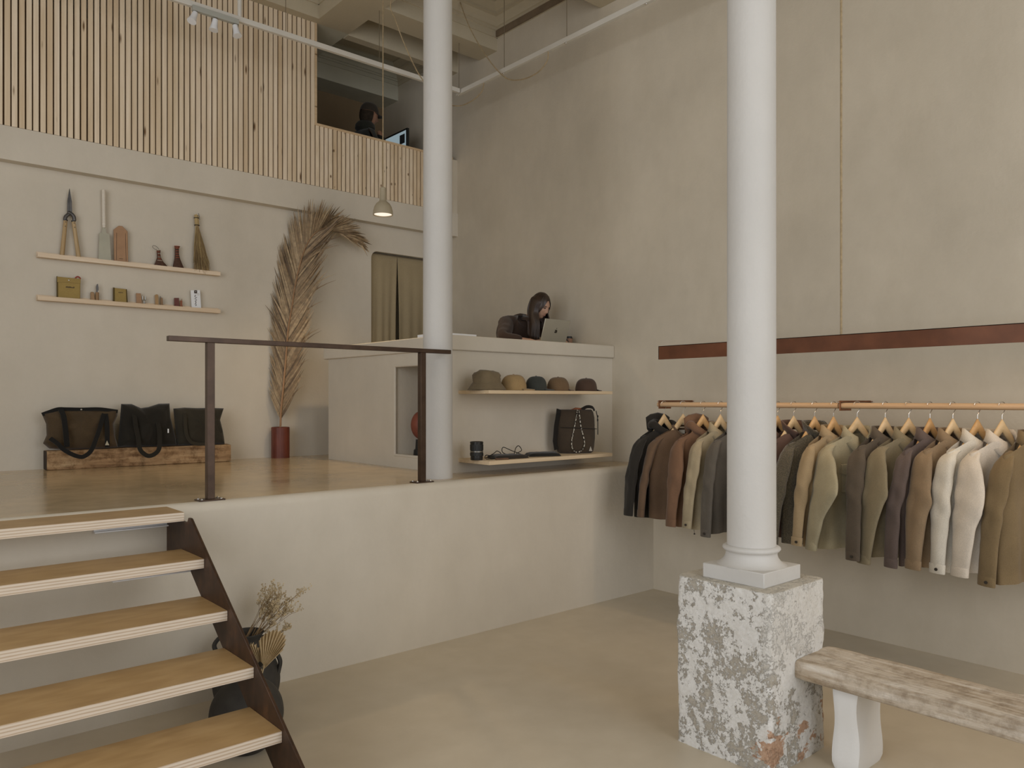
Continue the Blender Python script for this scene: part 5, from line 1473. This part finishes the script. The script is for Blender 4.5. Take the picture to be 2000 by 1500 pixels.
# ================================================================== WOMAN AT THE COUNTER
WT = 2.074
SKIN = pmat('skin', (.46, .27, .18), .05, 12, rough=.5)
HAIRM = pmat('dark_hair', (.022, .014, .010), .35, 40, (1, 1, .1), rough=.38, c2=(.05, .028, .018), spec=.5)
SHIRT = fabric('dark_brown_shirt', A(52, 40, 33, 1.35), .18, 200)
EYEM = pmat('eye_dark', (.015, .012, .010), .1, 9, rough=.2)
EYEW = pmat('eye_white', (.45, .40, .36), .03, 9, rough=.3)
LIPM = pmat('lips', (.32, .15, .11), .06, 12, rough=.45)
def skin_mesh(name, joints, edges, mat, parent, root=0, sub=2):
    """one continuous limb-and-trunk surface grown round a joint graph"""
    me = bpy.data.meshes.new(name)
    org = wo(parent)
    me.from_pydata([tuple(Vector(j[0]) - org) for j in joints], edges, [])
    o = bpy.data.objects.new(name, me); COL.objects.link(o); o.parent = parent
    WO[o.name] = org.copy()
    o.modifiers.new('skin', 'SKIN')
    for i, v in enumerate(me.skin_vertices[0].data):
        r = joints[i][1]; v.radius = r if hasattr(r, '__len__') else (r, r)
        v.use_root = (i == root)
    s = o.modifiers.new('sub', 'SUBSURF'); s.levels = sub; s.render_levels = sub
    bpy.context.view_layer.update()
    dg = bpy.context.evaluated_depsgraph_get()
    m2 = bpy.data.meshes.new_from_object(o.evaluated_get(dg))
    o.modifiers.clear(); o.data = m2; m2.name = name
    m2.materials.clear(); m2.materials.append(mat)
    for p in m2.polygons: p.use_smooth = True
    return o
def head_surface(Mh, sx=.074, sy=.094, sz=.118, n=48, m=40):
    """head looking along local -y, z up, origin at the middle of the skull (eye height)"""
    rings = []
    for j in range(m + 1):
        ph = -math.pi/2 + math.pi*j/m
        R = []
        for i in range(n):
            a = 2*math.pi*i/n
            x = sx*math.cos(ph)*math.cos(a); y = sy*math.cos(ph)*math.sin(a); z = sz*math.sin(ph)
            if ph in (-math.pi/2, math.pi/2): x *= .01; y *= .01
            zr = z/sz
            if zr < 0:                                 # jaw narrows
                k = 1 - .36*abs(zr)**1.5; x *= k
                if y > 0: y *= 1 - .45*abs(zr)
                else: y *= 1 - .05*abs(zr)
            fr = max(0, -y/sy)
            if fr > .3:                                # face relief
                def g(cx, cz, wx, wz): return math.exp(-((x-cx)/wx)**2 - ((z-cz)/wz)**2)
                y -= .020*g(0, -.036, .0105, .013)    # nose tip
                y -= .010*g(0, -.012, .0075, .020)     # bridge
                y += .0065*(g(-.031, .0, .015, .010) + g(.031, .0, .015, .010))   # sockets
                y -= .004*(g(-.030, .020, .020, .008) + g(.030, .020, .020, .008)) # brow
                y -= .003*g(0, -.068, .018, .0065)     # lips
                y += .003*g(0, -.083, .018, .006)
                y -= .006*g(0, -.098, .016, .012)      # chin
                y -= .003*(g(-.042, -.028, .018, .018) + g(.042, -.028, .018, .018)) # cheeks
            R.append(Mh @ Vector((x, y, z)))
        rings.append(R)
    return MB().loft(rings)
wm = thing('person', (4.80, 5.45, PZ), 'person with long straight dark hair in a dark brown shirt leaning over a laptop', 'person')
HC = Vector((4.858, 5.20, 2.452))
Mh = Matrix.Translation(HC) @ Matrix.Rotation(D(6), 4, 'Z') @ Matrix.Rotation(D(20), 4, 'X')
body = [((4.80, 5.52, 1.95), (.13, .09)), ((4.80, 5.50, 2.10), (.11, .075)), ((4.80, 5.45, 2.22), (.10, .06)), ((4.82, 5.36, 2.305), (.05, .045)), ((4.835, 5.30, 2.36), (.050, .050)), ((4.85, 5.24, 2.40), (.052, .055)),
        ((4.615, 5.38, 2.285), .050), ((4.49, 5.26, 2.20), .040), ((4.385, 5.16, 2.128), .040), ((4.45, 5.08, 2.116), .034), ((4.525, 5.02, 2.108), .024), ((4.575, 4.99, 2.104), (.036, .015)),
        ((5.0, 5.40, 2.275), .050), ((5.085, 5.27, 2.195), .040), ((5.12, 5.17, 2.128), .040), ((5.07, 5.08, 2.116), .034), ((4.99, 5.02, 2.108), .024), ((4.93, 4.99, 2.104), (.036, .015)),
        ((4.80, 5.50, 1.85), (.16, .12)), ((4.71, 5.50, 1.72), .085), ((4.71, 5.48, 1.42), .062), ((4.71, 5.50, 1.14), .042), ((4.71, 5.42, 1.09), .036), ((4.89, 5.50, 1.72), .085), ((4.89, 5.48, 1.42), .062), ((4.89, 5.50, 1.14), .042), ((4.89, 5.42, 1.09), .036)]
ed = [(0, 1), (1, 2), (2, 3), (3, 4), (4, 5), (2, 6), (6, 7), (7, 8), (8, 9), (9, 10), (10, 11), (2, 12), (12, 13), (13, 14), (14, 15), (15, 16), (16, 17), (0, 18), (18, 19), (19, 20), (20, 21), (21, 22), (18, 23), (23, 24), (24, 25), (25, 26)]
# fingers rooted in the palms
def fingers(joints, edges, palm, d, side):
    d = Vector(d).normalized(); side = Vector(side).normalized(); b = joints[palm][0]
    for k, (o, ln) in enumerate(((-.027, .058), (-.010, .070), (.008, .066), (.025, .052))):
        p = Vector(b) + side*o + d*.022; i = len(joints)
        joints.append((p, .0085)); joints.append((p + d*ln*.5 + Vector((0, 0, .008)), .0078)); joints.append((p + d*ln + Vector((0, 0, -.008)), .0065))
        edges += [(palm, i), (i, i+1), (i+1, i+2)]
    p = Vector(b) - d*.012 - side*.03; i = len(joints)
    joints.append((p, .0095)); joints.append((p + d*.035 - side*.018, .008)); edges += [(palm, i), (i, i+1)]
fingers(body, ed, 11, (.85, -.5, 0), (-.5, -.85, 0))
fingers(body, ed, 17, (-.85, -.5, 0), (.5, -.85, 0))
bod = skin_mesh('body', body, ed, SKIN, wm, 0, 2)
# head joined into the same mesh
hm = head_surface(Mh)
me2 = bpy.data.meshes.new('head_tmp'); me2.from_pydata([tuple(p - wo(wm)) for p in hm.v], [], hm.f)
bm = bmesh.new(); bm.from_mesh(bod.data); bm.from_mesh(me2)
bmesh.ops.recalc_face_normals(bm, faces=bm.faces)
bm.to_mesh(bod.data); bm.free()
for p in bod.data.polygons: p.use_smooth = True
# face details
def hp_(x, y, z): return Mh @ Vector((x, y, z))
for s_ in (-1, 1):
    e = MB().sphere((0, 0, 0), (.0115, .005, .0042), 14, 8).xf(Mh @ Matrix.Translation((s_*.030, -.0845, .0))).build('eye', EYEW, bod, smooth=True)
    MB().sphere((0, 0, 0), (.0062, .003, .0044), 12, 8).xf(Mh @ Matrix.Translation((s_*.030, -.0885, -.0015))).build('iris', EYEM, bod, smooth=True)
    MB().tube([hp_(s_*.030 + .0155*t_, -.0895 - .0015*(1 - t_*t_) + .0035*abs(t_), .0040 - .003*t_*t_) for t_ in (-1, -.5, 0, .5, 1)], .0026, 6).build('eyelid_line', EYEM, bod, smooth=True)
    MB().tube([hp_(s_*(.030 + .019*t_), -.0935 + .006*(t_ > 0)*t_ + .001*abs(t_), .0185 + .003*t_ - .0035*t_*t_) for t_ in (-1, -.5, 0, .5, 1)], [.0018, .0026, .0028, .0024, .0012], 6).build('eyebrow', HAIRM, bod, smooth=True)
    MB().sphere((0, 0, 0), (.008, .018, .030), 12, 10).xf(Mh @ Matrix.Translation((s_*.072, .008, -.012))).build('ear', SKIN, bod, smooth=True)
MB().sphere((0, 0, 0), (.016, .0035, .0030), 14, 8).xf(Mh @ Matrix.Translation((0, -.0785, -.0650))).build('lips', LIPM, bod, smooth=True)
MB().sphere((0, 0, 0), (.014, .0035, .0034), 14, 8).xf(Mh @ Matrix.Translation((0, -.0775, -.0705))).build('lips', LIPM, bod, smooth=True)
# hair: cap with centre parting and long straight fall over the right shoulder
def hair():
    mb = MB(); rings = []; n, m = 56, 22
    for j in range(m + 1):
        e = j/m
        R = []
        for i in range(n):
            a = 2*math.pi*i/n                       # 0 = +x, -pi/2 = face
            ff = max(0, -math.sin(a))
            lim = math.radians(-62 + 96*ff**2.2)    # lower edge of the cap: high on the forehead
            ph = math.pi/2 + (lim - math.pi/2)*e
            k = 1.11 + .02*math.sin(a*26 + 1)
            x = .074*k*math.cos(ph)*math.cos(a); y = .094*k*math.cos(ph)*math.sin(a) + .004; z = .118*1.05*math.sin(ph) + .004
            # parting groove
            z -= .004*math.exp(-(x/.006)**2)*(1 if y < .03 else 0)
            if e == 0: x *= .02; y = .004
            R.append(Mh @ Vector((x, y, z)))
        rings.append(R)
    mb.loft(rings, True, True, False)
    return mb
hr_ = hair().build('hair', HAIRM, bod, smooth=True, angle=90)
def curtain_of_hair(mb, s_, front_len, nst=26, seed=3, shift=Vector((0, 0, 0))):
    rnd = random.Random(seed)
    for k in range(nst):
        t = k/(nst-1)
        ang = D(-38) + D(150)*t                     # from temple round to the nape
        y = -.052 + .130*t
        x = s_*(.060 + .024*math.sin(math.pi*min(1, t*1.2)))
        z0 = .075 - .02*abs(t-.4)
        p0 = hp_(x*.55, y*.70, .102 - .03*t)
        p1 = hp_(x*1.0, y*.95, .045)
        p2 = hp_(x*1.14, y, -.05)
        base = p2 + Vector((s_*.010, -.03 + .02*t, -.10))
        end = base + Vector((s_*.010 + rnd.uniform(-.006, .006), -.01 + rnd.uniform(-.008, .008), -front_len*rnd.uniform(.93, 1.02)))
        path = smoothpath([p0, p1, p2, base, end], 5)
        L = len(path)
        mb.tube(path, [(.0085*(1 - .2*i/L), .0075*(1 - .5*i/L)) for i in range(L)], 6)
    return mb
fall = curtain_of_hair(MB(), -1, .165, 64, 3)
fall.build('hair_fall', HAIRM, hr_, smooth=True, angle=180)
fall2 = curtain_of_hair(MB(), 1, .08, 40, 5)
fall2.build('hair_fall', HAIRM, hr_, smooth=True, angle=180)
# shirt over trunk and arms
sj = [((4.80, 5.52, 1.93), (.19, .135)), ((4.80, 5.50, 2.10), (.175, .125)), ((4.80, 5.445, 2.235), (.175, .12)), ((4.82, 5.375, 2.305), (.105, .09)), ((4.832, 5.335, 2.35), (.070, .066)),
      ((4.60, 5.38, 2.285), .082), ((4.478, 5.255, 2.195), .070), ((4.372, 5.16, 2.136), .058), ((4.45, 5.075, 2.122), .046), ((4.505, 5.035, 2.114), .036),
      ((5.005, 5.40, 2.275), .080), ((5.09, 5.27, 2.195), .066), ((5.115, 5.17, 2.135), .055), ((5.06, 5.085, 2.122), .046), ((5.01, 5.04, 2.114), .036)]
se = [(0, 1), (1, 2), (2, 3), (3, 4), (2, 5), (5, 6), (6, 7), (7, 8), (8, 9), (2, 10), (10, 11), (11, 12), (12, 13), (13, 14)]
shirt = skin_mesh('shirt', sj, se, SHIRT, bod, 0, 2)
shirt.location = Vector((0, 0, 0))
for v in shirt.data.vertices:
    w_ = v.co + wo(wm)
    k = .007*noise.noise(w_*16) + .004*noise.noise(w_*34)
    v.co += v.normal*k
    if (w_.z) < WT + .002 and w_.y < 5.27: v.co.z += WT + .002 - w_.z
for v in bod.data.vertices:
    w_ = v.co + wo(wm)
    if w_.z < WT + .001 and w_.y < 5.27 and w_.z > 1.98: v.co.z += WT + .001 - w_.z
# shirt collar
def ncol(ph):
    f = (1 - math.cos(ph))/2
    return Vector((4.838 + .070*math.sin(ph), 5.315 + .066*math.cos(ph) - .01, 2.345 - .030*f)), Vector((math.sin(ph), math.cos(ph), 0))
rws = [[], [], []]
for i in range(31):
    p, o_ = ncol(-2.7 + 5.4*i/30)
    rws[0].append(p); rws[1].append(p + o_*.004 + Vector((0, 0, .042))); rws[2].append(p + o_*.036 + Vector((0, 0, -.004)))
co = MB().loft(rws, False).build('shirt_collar', SHIRT, shirt, smooth=True, angle=180)
s = co.modifiers.new('solid', 'SOLIDIFY'); s.thickness = .004

# laptop
lp = thing('laptop', (4.715, 4.93, WT), 'silver laptop open on the worktop, its lid towards the room', 'laptop')
ALU = pmat('aluminium', (.46, .44, .37), .03, 4, rough=.4, metal=.6)
LM = Matrix.Translation((4.715, 4.895, WT)) 
MB().box((-.152, -.01, .001), (.152, .20, .014)).xf(LM).build('keyboard_base', ALU, lp, bevel=.004)
tilt = D(18)
LD = LM @ Matrix.Translation((0, -.008, .013)) @ Matrix.Rotation(tilt, 4, 'X')
mb = MB().box((-.152, -.004, 0), (.152, .004, .212)).xf(LD); lid = mb.build('lid', ALU, lp, bevel=.003)
box_ = MB().box((-.146, .0042, .006), (.146, .0048, .206)).xf(LD).build('screen', emit('laptop_screen', (.75, .85, 1.0), .55), lid)
apple = []
for i in range(40):
    a = 2*math.pi*i/40; r = .0165*(1 + .06*math.cos(2*a)) ; x_, z_ = r*math.cos(a), r*1.08*math.sin(a)
    z_ -= .004*math.exp(-(x_/.006)**2)*(1 if z_ > 0 else -.55)
    if x_ < 0: 
        dd = math.hypot(x_ + .0185, z_ - .002)
        if dd < .0085: x_ = -.0185 + math.sqrt(max(0, .0085**2 - (z_-.002)**2))
    apple.append((x_, .108 + z_))
MARK = pmat('lid_mark', (.10, .095, .085), .05, 9, rough=.2, metal=.8)
MB().prism(apple, 'y', -.0048, -.0036).xf(LD).build('lid_emblem', MARK, lid)
MB().prism([(.0005, .1275), (.002, .1345), (.0085, .139), (.0075, .132)], 'y', -.0048, -.0036).xf(LD).build('lid_emblem', MARK, lid)
# takeaway cup behind the laptop
cupc = Vector((5.09, 5.09, WT)); 
cupc.x = oy(1111, 660, 5.09).x
cp = thing('paper_cup', cupc, 'brown paper cup with a black lid behind the laptop', 'cup')
MB().lathe([(.026, WT), (.027, WT + .002), (.034, WT + .088)], (cupc.x, cupc.y, 0), 24).build('cup_body', pmat('kraft_paper', (.33, .185, .115), .08, 12, rough=.7), cp, smooth=True)
MB().lathe([(.0355, WT + .086), (.0355, WT + .094), (.031, WT + .097), (.030, WT + .106), (.02, WT + .106)], (cupc.x, cupc.y, 0), 24).build('cup_lid', MAT['black'], cp, smooth=True, angle=40)
# flat white box behind the column
fbx = box('flat_box', (3.39, 4.70, WT), (3.72, 5.02, WT + .022), MAT['glass_white'], None, bevel=.002)
tag(fbx, 'flat white box lying on the worktop behind the rear column', 'box')

# ================================================================== MEZZANINE OFFICE
mn = thing('person', (4.36, 7.42, MEZ), 'person in a dark hoodie and cap seated up on the mezzanine behind the slats', 'person')
MSK = pmat('skin_shade', (.30, .16, .10), .06, 10, rough=.55)
MJ = fabric('dark_hoodie', A(34, 34, 28, 1.2), .15, 150)
MH = Matrix.Translation((4.37, 7.40, 4.685)) @ Matrix.Rotation(D(78), 4, 'Z') @ Matrix.Rotation(D(8), 4, 'X')
j = [((4.26, 7.44, 4.02), (.17, .13)), ((4.25, 7.44, 4.2), (.16, .12)), ((4.28, 7.43, 4.42), (.17, .12)), ((4.32, 7.42, 4.50), (.07, .065)), ((4.35, 7.41, 4.58), .058),
     ((4.29, 7.60, 4.41), .072), ((4.40, 7.66, 4.18), .05), ((4.55, 7.55, 4.16), .04), ((4.62, 7.50, 4.18), .025),
     ((4.29, 7.26, 4.41), .072), ((4.42, 7.22, 4.20), .05), ((4.47, 7.28, 4.38), .038), ((4.45, 7.34, 4.52), .028),
     ((4.30, 7.44, 3.98), (.16, .14)), ((4.55, 7.36, 4.02), .08), ((4.72, 7.36, 4.0), .06), ((4.72, 7.36, 3.72), .045), ((4.55, 7.54, 4.02), .08), ((4.72, 7.54, 4.0), .06), ((4.72, 7.54, 3.72), .045)]
e_ = [(0, 1), (1, 2), (2, 3), (3, 4), (2, 5), (5, 6), (6, 7), (7, 8), (2, 9), (9, 10), (10, 11), (11, 12), (0, 13), (13, 14), (14, 15), (15, 16), (13, 17), (17, 18), (18, 19)]
mbod = skin_mesh('body', j, e_, MSK, mn, 0, 2)
hm = head_surface(MH)
me2 = bpy.data.meshes.new('head_tmp'); me2.from_pydata([tuple(p - wo(mn)) for p in hm.v], [], hm.f)
bm = bmesh.new(); bm.from_mesh(mbod.data); bm.from_mesh(me2); bm.to_mesh(mbod.data); bm.free()
for p in mbod.data.polygons: p.use_smooth = True
jj = [(Vector(p), (r[0]*1.12, r[1]*1.12) if hasattr(r, '__len__') else r*1.22) for p, r in j[:13]]
jj[4] = (Vector((4.335, 7.41, 4.545)), .075); jj[12] = (Vector((4.452, 7.335, 4.49)), .03)
hood = skin_mesh('hoodie', jj, e_[:12], MJ, mbod, 0, 2)
hood.location = Vector((0, 0, 0))
MB().lathe([(.085, 4.50), (.108, 4.53), (.105, 4.57), (.08, 4.60), (.065, 4.60)], (4.325, 7.412, 0), 24).build('hood_collar', MJ, hood, smooth=True)
capm = fabric('dark_cap', A(48, 42, 34, 1.2), .15, 200)
rings = []
for k in range(12):
    e = k/11; ph = math.pi/2*e
    rings.append([MH @ Vector((.082*math.cos(ph)**.7*math.cos(2*math.pi*i/36), .104*math.cos(ph)**.7*math.sin(2*math.pi*i/36) + .004, .028 + .108*math.sin(ph))) for i in range(36)])
cp_ = MB().loft(rings, True, False, True).build('cap', capm, mbod, smooth=True, angle=80)
rows = []
for k in range(6):
    q = k/5
    rows.append([MH @ Vector((.078*math.sin(a)*(1 - .15*q), -.085*math.cos(a)*1.0 - .075*q*math.cos(a*.9), .034 - .010*q - .012*math.sin(a)**2)) for a in [-1.1 + 2.2*i/14 for i in range(15)]])
v_ = MB().loft(rows, False).build('visor', capm, cp_, smooth=True, angle=180)
s = v_.modifiers.new('solid', 'SOLIDIFY'); s.thickness = .004
hb = []
for k in range(8):
    ph = -1.3 + 1.5*k/7
    hb.append([MH @ Vector((.084*math.cos(ph)**.8*math.cos(a), .106*math.cos(ph)**.7*math.sin(a) + .003, .118*math.sin(ph))) for a in [-.25 + (math.pi + .5)*i/24 for i in range(25)]])
MB().loft(hb, False).build('hair', pmat('matte_hair', (.03, .022, .015), .3, 40, rough=.9, spec=.1), mbod, smooth=True, angle=180)
# chair, desk, monitor
ch = thing('office_chair', (4.28, 7.45, MEZ), 'dark office chair under the seated person on the mezzanine', 'chair')
MB().lathe([(.2, 3.855), (.22, 3.865), (.22, 3.89), (.2, 3.9)], (4.33, 7.45, 0), 28).build('seat', MAT['black'], ch, smooth=True, angle=40)
MB().tube([(4.33, 7.45, MEZ + .04), (4.33, 7.45, 3.86)], .03, 12).build('stem', MAT['steel'], ch, smooth=True)
for k in range(5):
    a = 2*math.pi*k/5
    MB().tube([(4.33, 7.45, MEZ + .06), (4.33 + .25*math.cos(a), 7.45 + .25*math.sin(a), MEZ + .02)], .02, 8).build('foot', MAT['black'], ch, smooth=True)
dk = thing('desk', (4.95, 7.7, MEZ), 'plain desk behind the slat parapet carrying the monitor', 'desk')
box('desk_top', (4.66, 7.05, 4.085), (XR, 8.3, 4.11), MAT['shelf'], dk)
for y_ in (7.12, 8.2):
    for x_ in (4.72, 5.12): box('leg', (x_-.02, y_-.02, MEZ), (x_+.02, y_+.02, 4.085), MAT['black'], dk)
mo = thing('monitor', (4.86, 7.65, 4.11), 'black-framed computer monitor lit pale blue on the mezzanine desk', 'monitor')
MX = 4.86; y0m = ox(795, 249, MX).y; zt_ = ox(795, 249, MX).z
box('casing', (MX, y0m, zt_ - .34), (MX + .03, y0m + .62, zt_), MAT['black'], mo, bevel=.003)
sc_ = box('screen', (MX - .001, y0m + .022, zt_ - .318), (MX + .0005, y0m + .598, zt_ - .022), emit('monitor_screen', (.52, .66, .72), .55), mo)
mb = MB(); DKS = pmat('screen_dark', (.03, .035, .04), .1, 5)
mb.box((MX - .0016, y0m + .045, zt_ - .16), (MX - .0011, y0m + .15, zt_ - .055)).box((MX - .0016, y0m + .20, zt_ - .30), (MX - .0011, y0m + .42, zt_ - .19))
mb.build('screen_window', DKS, mo)
box('stand', (MX + .03, y0m + .25, 4.11), (MX + .06, y0m + .37, zt_ - .15), MAT['black'], mo)
box('stand_foot', (MX - .06, y0m + .19, 4.11), (MX + .10, y0m + .43, 4.118), MAT['black'], mo)
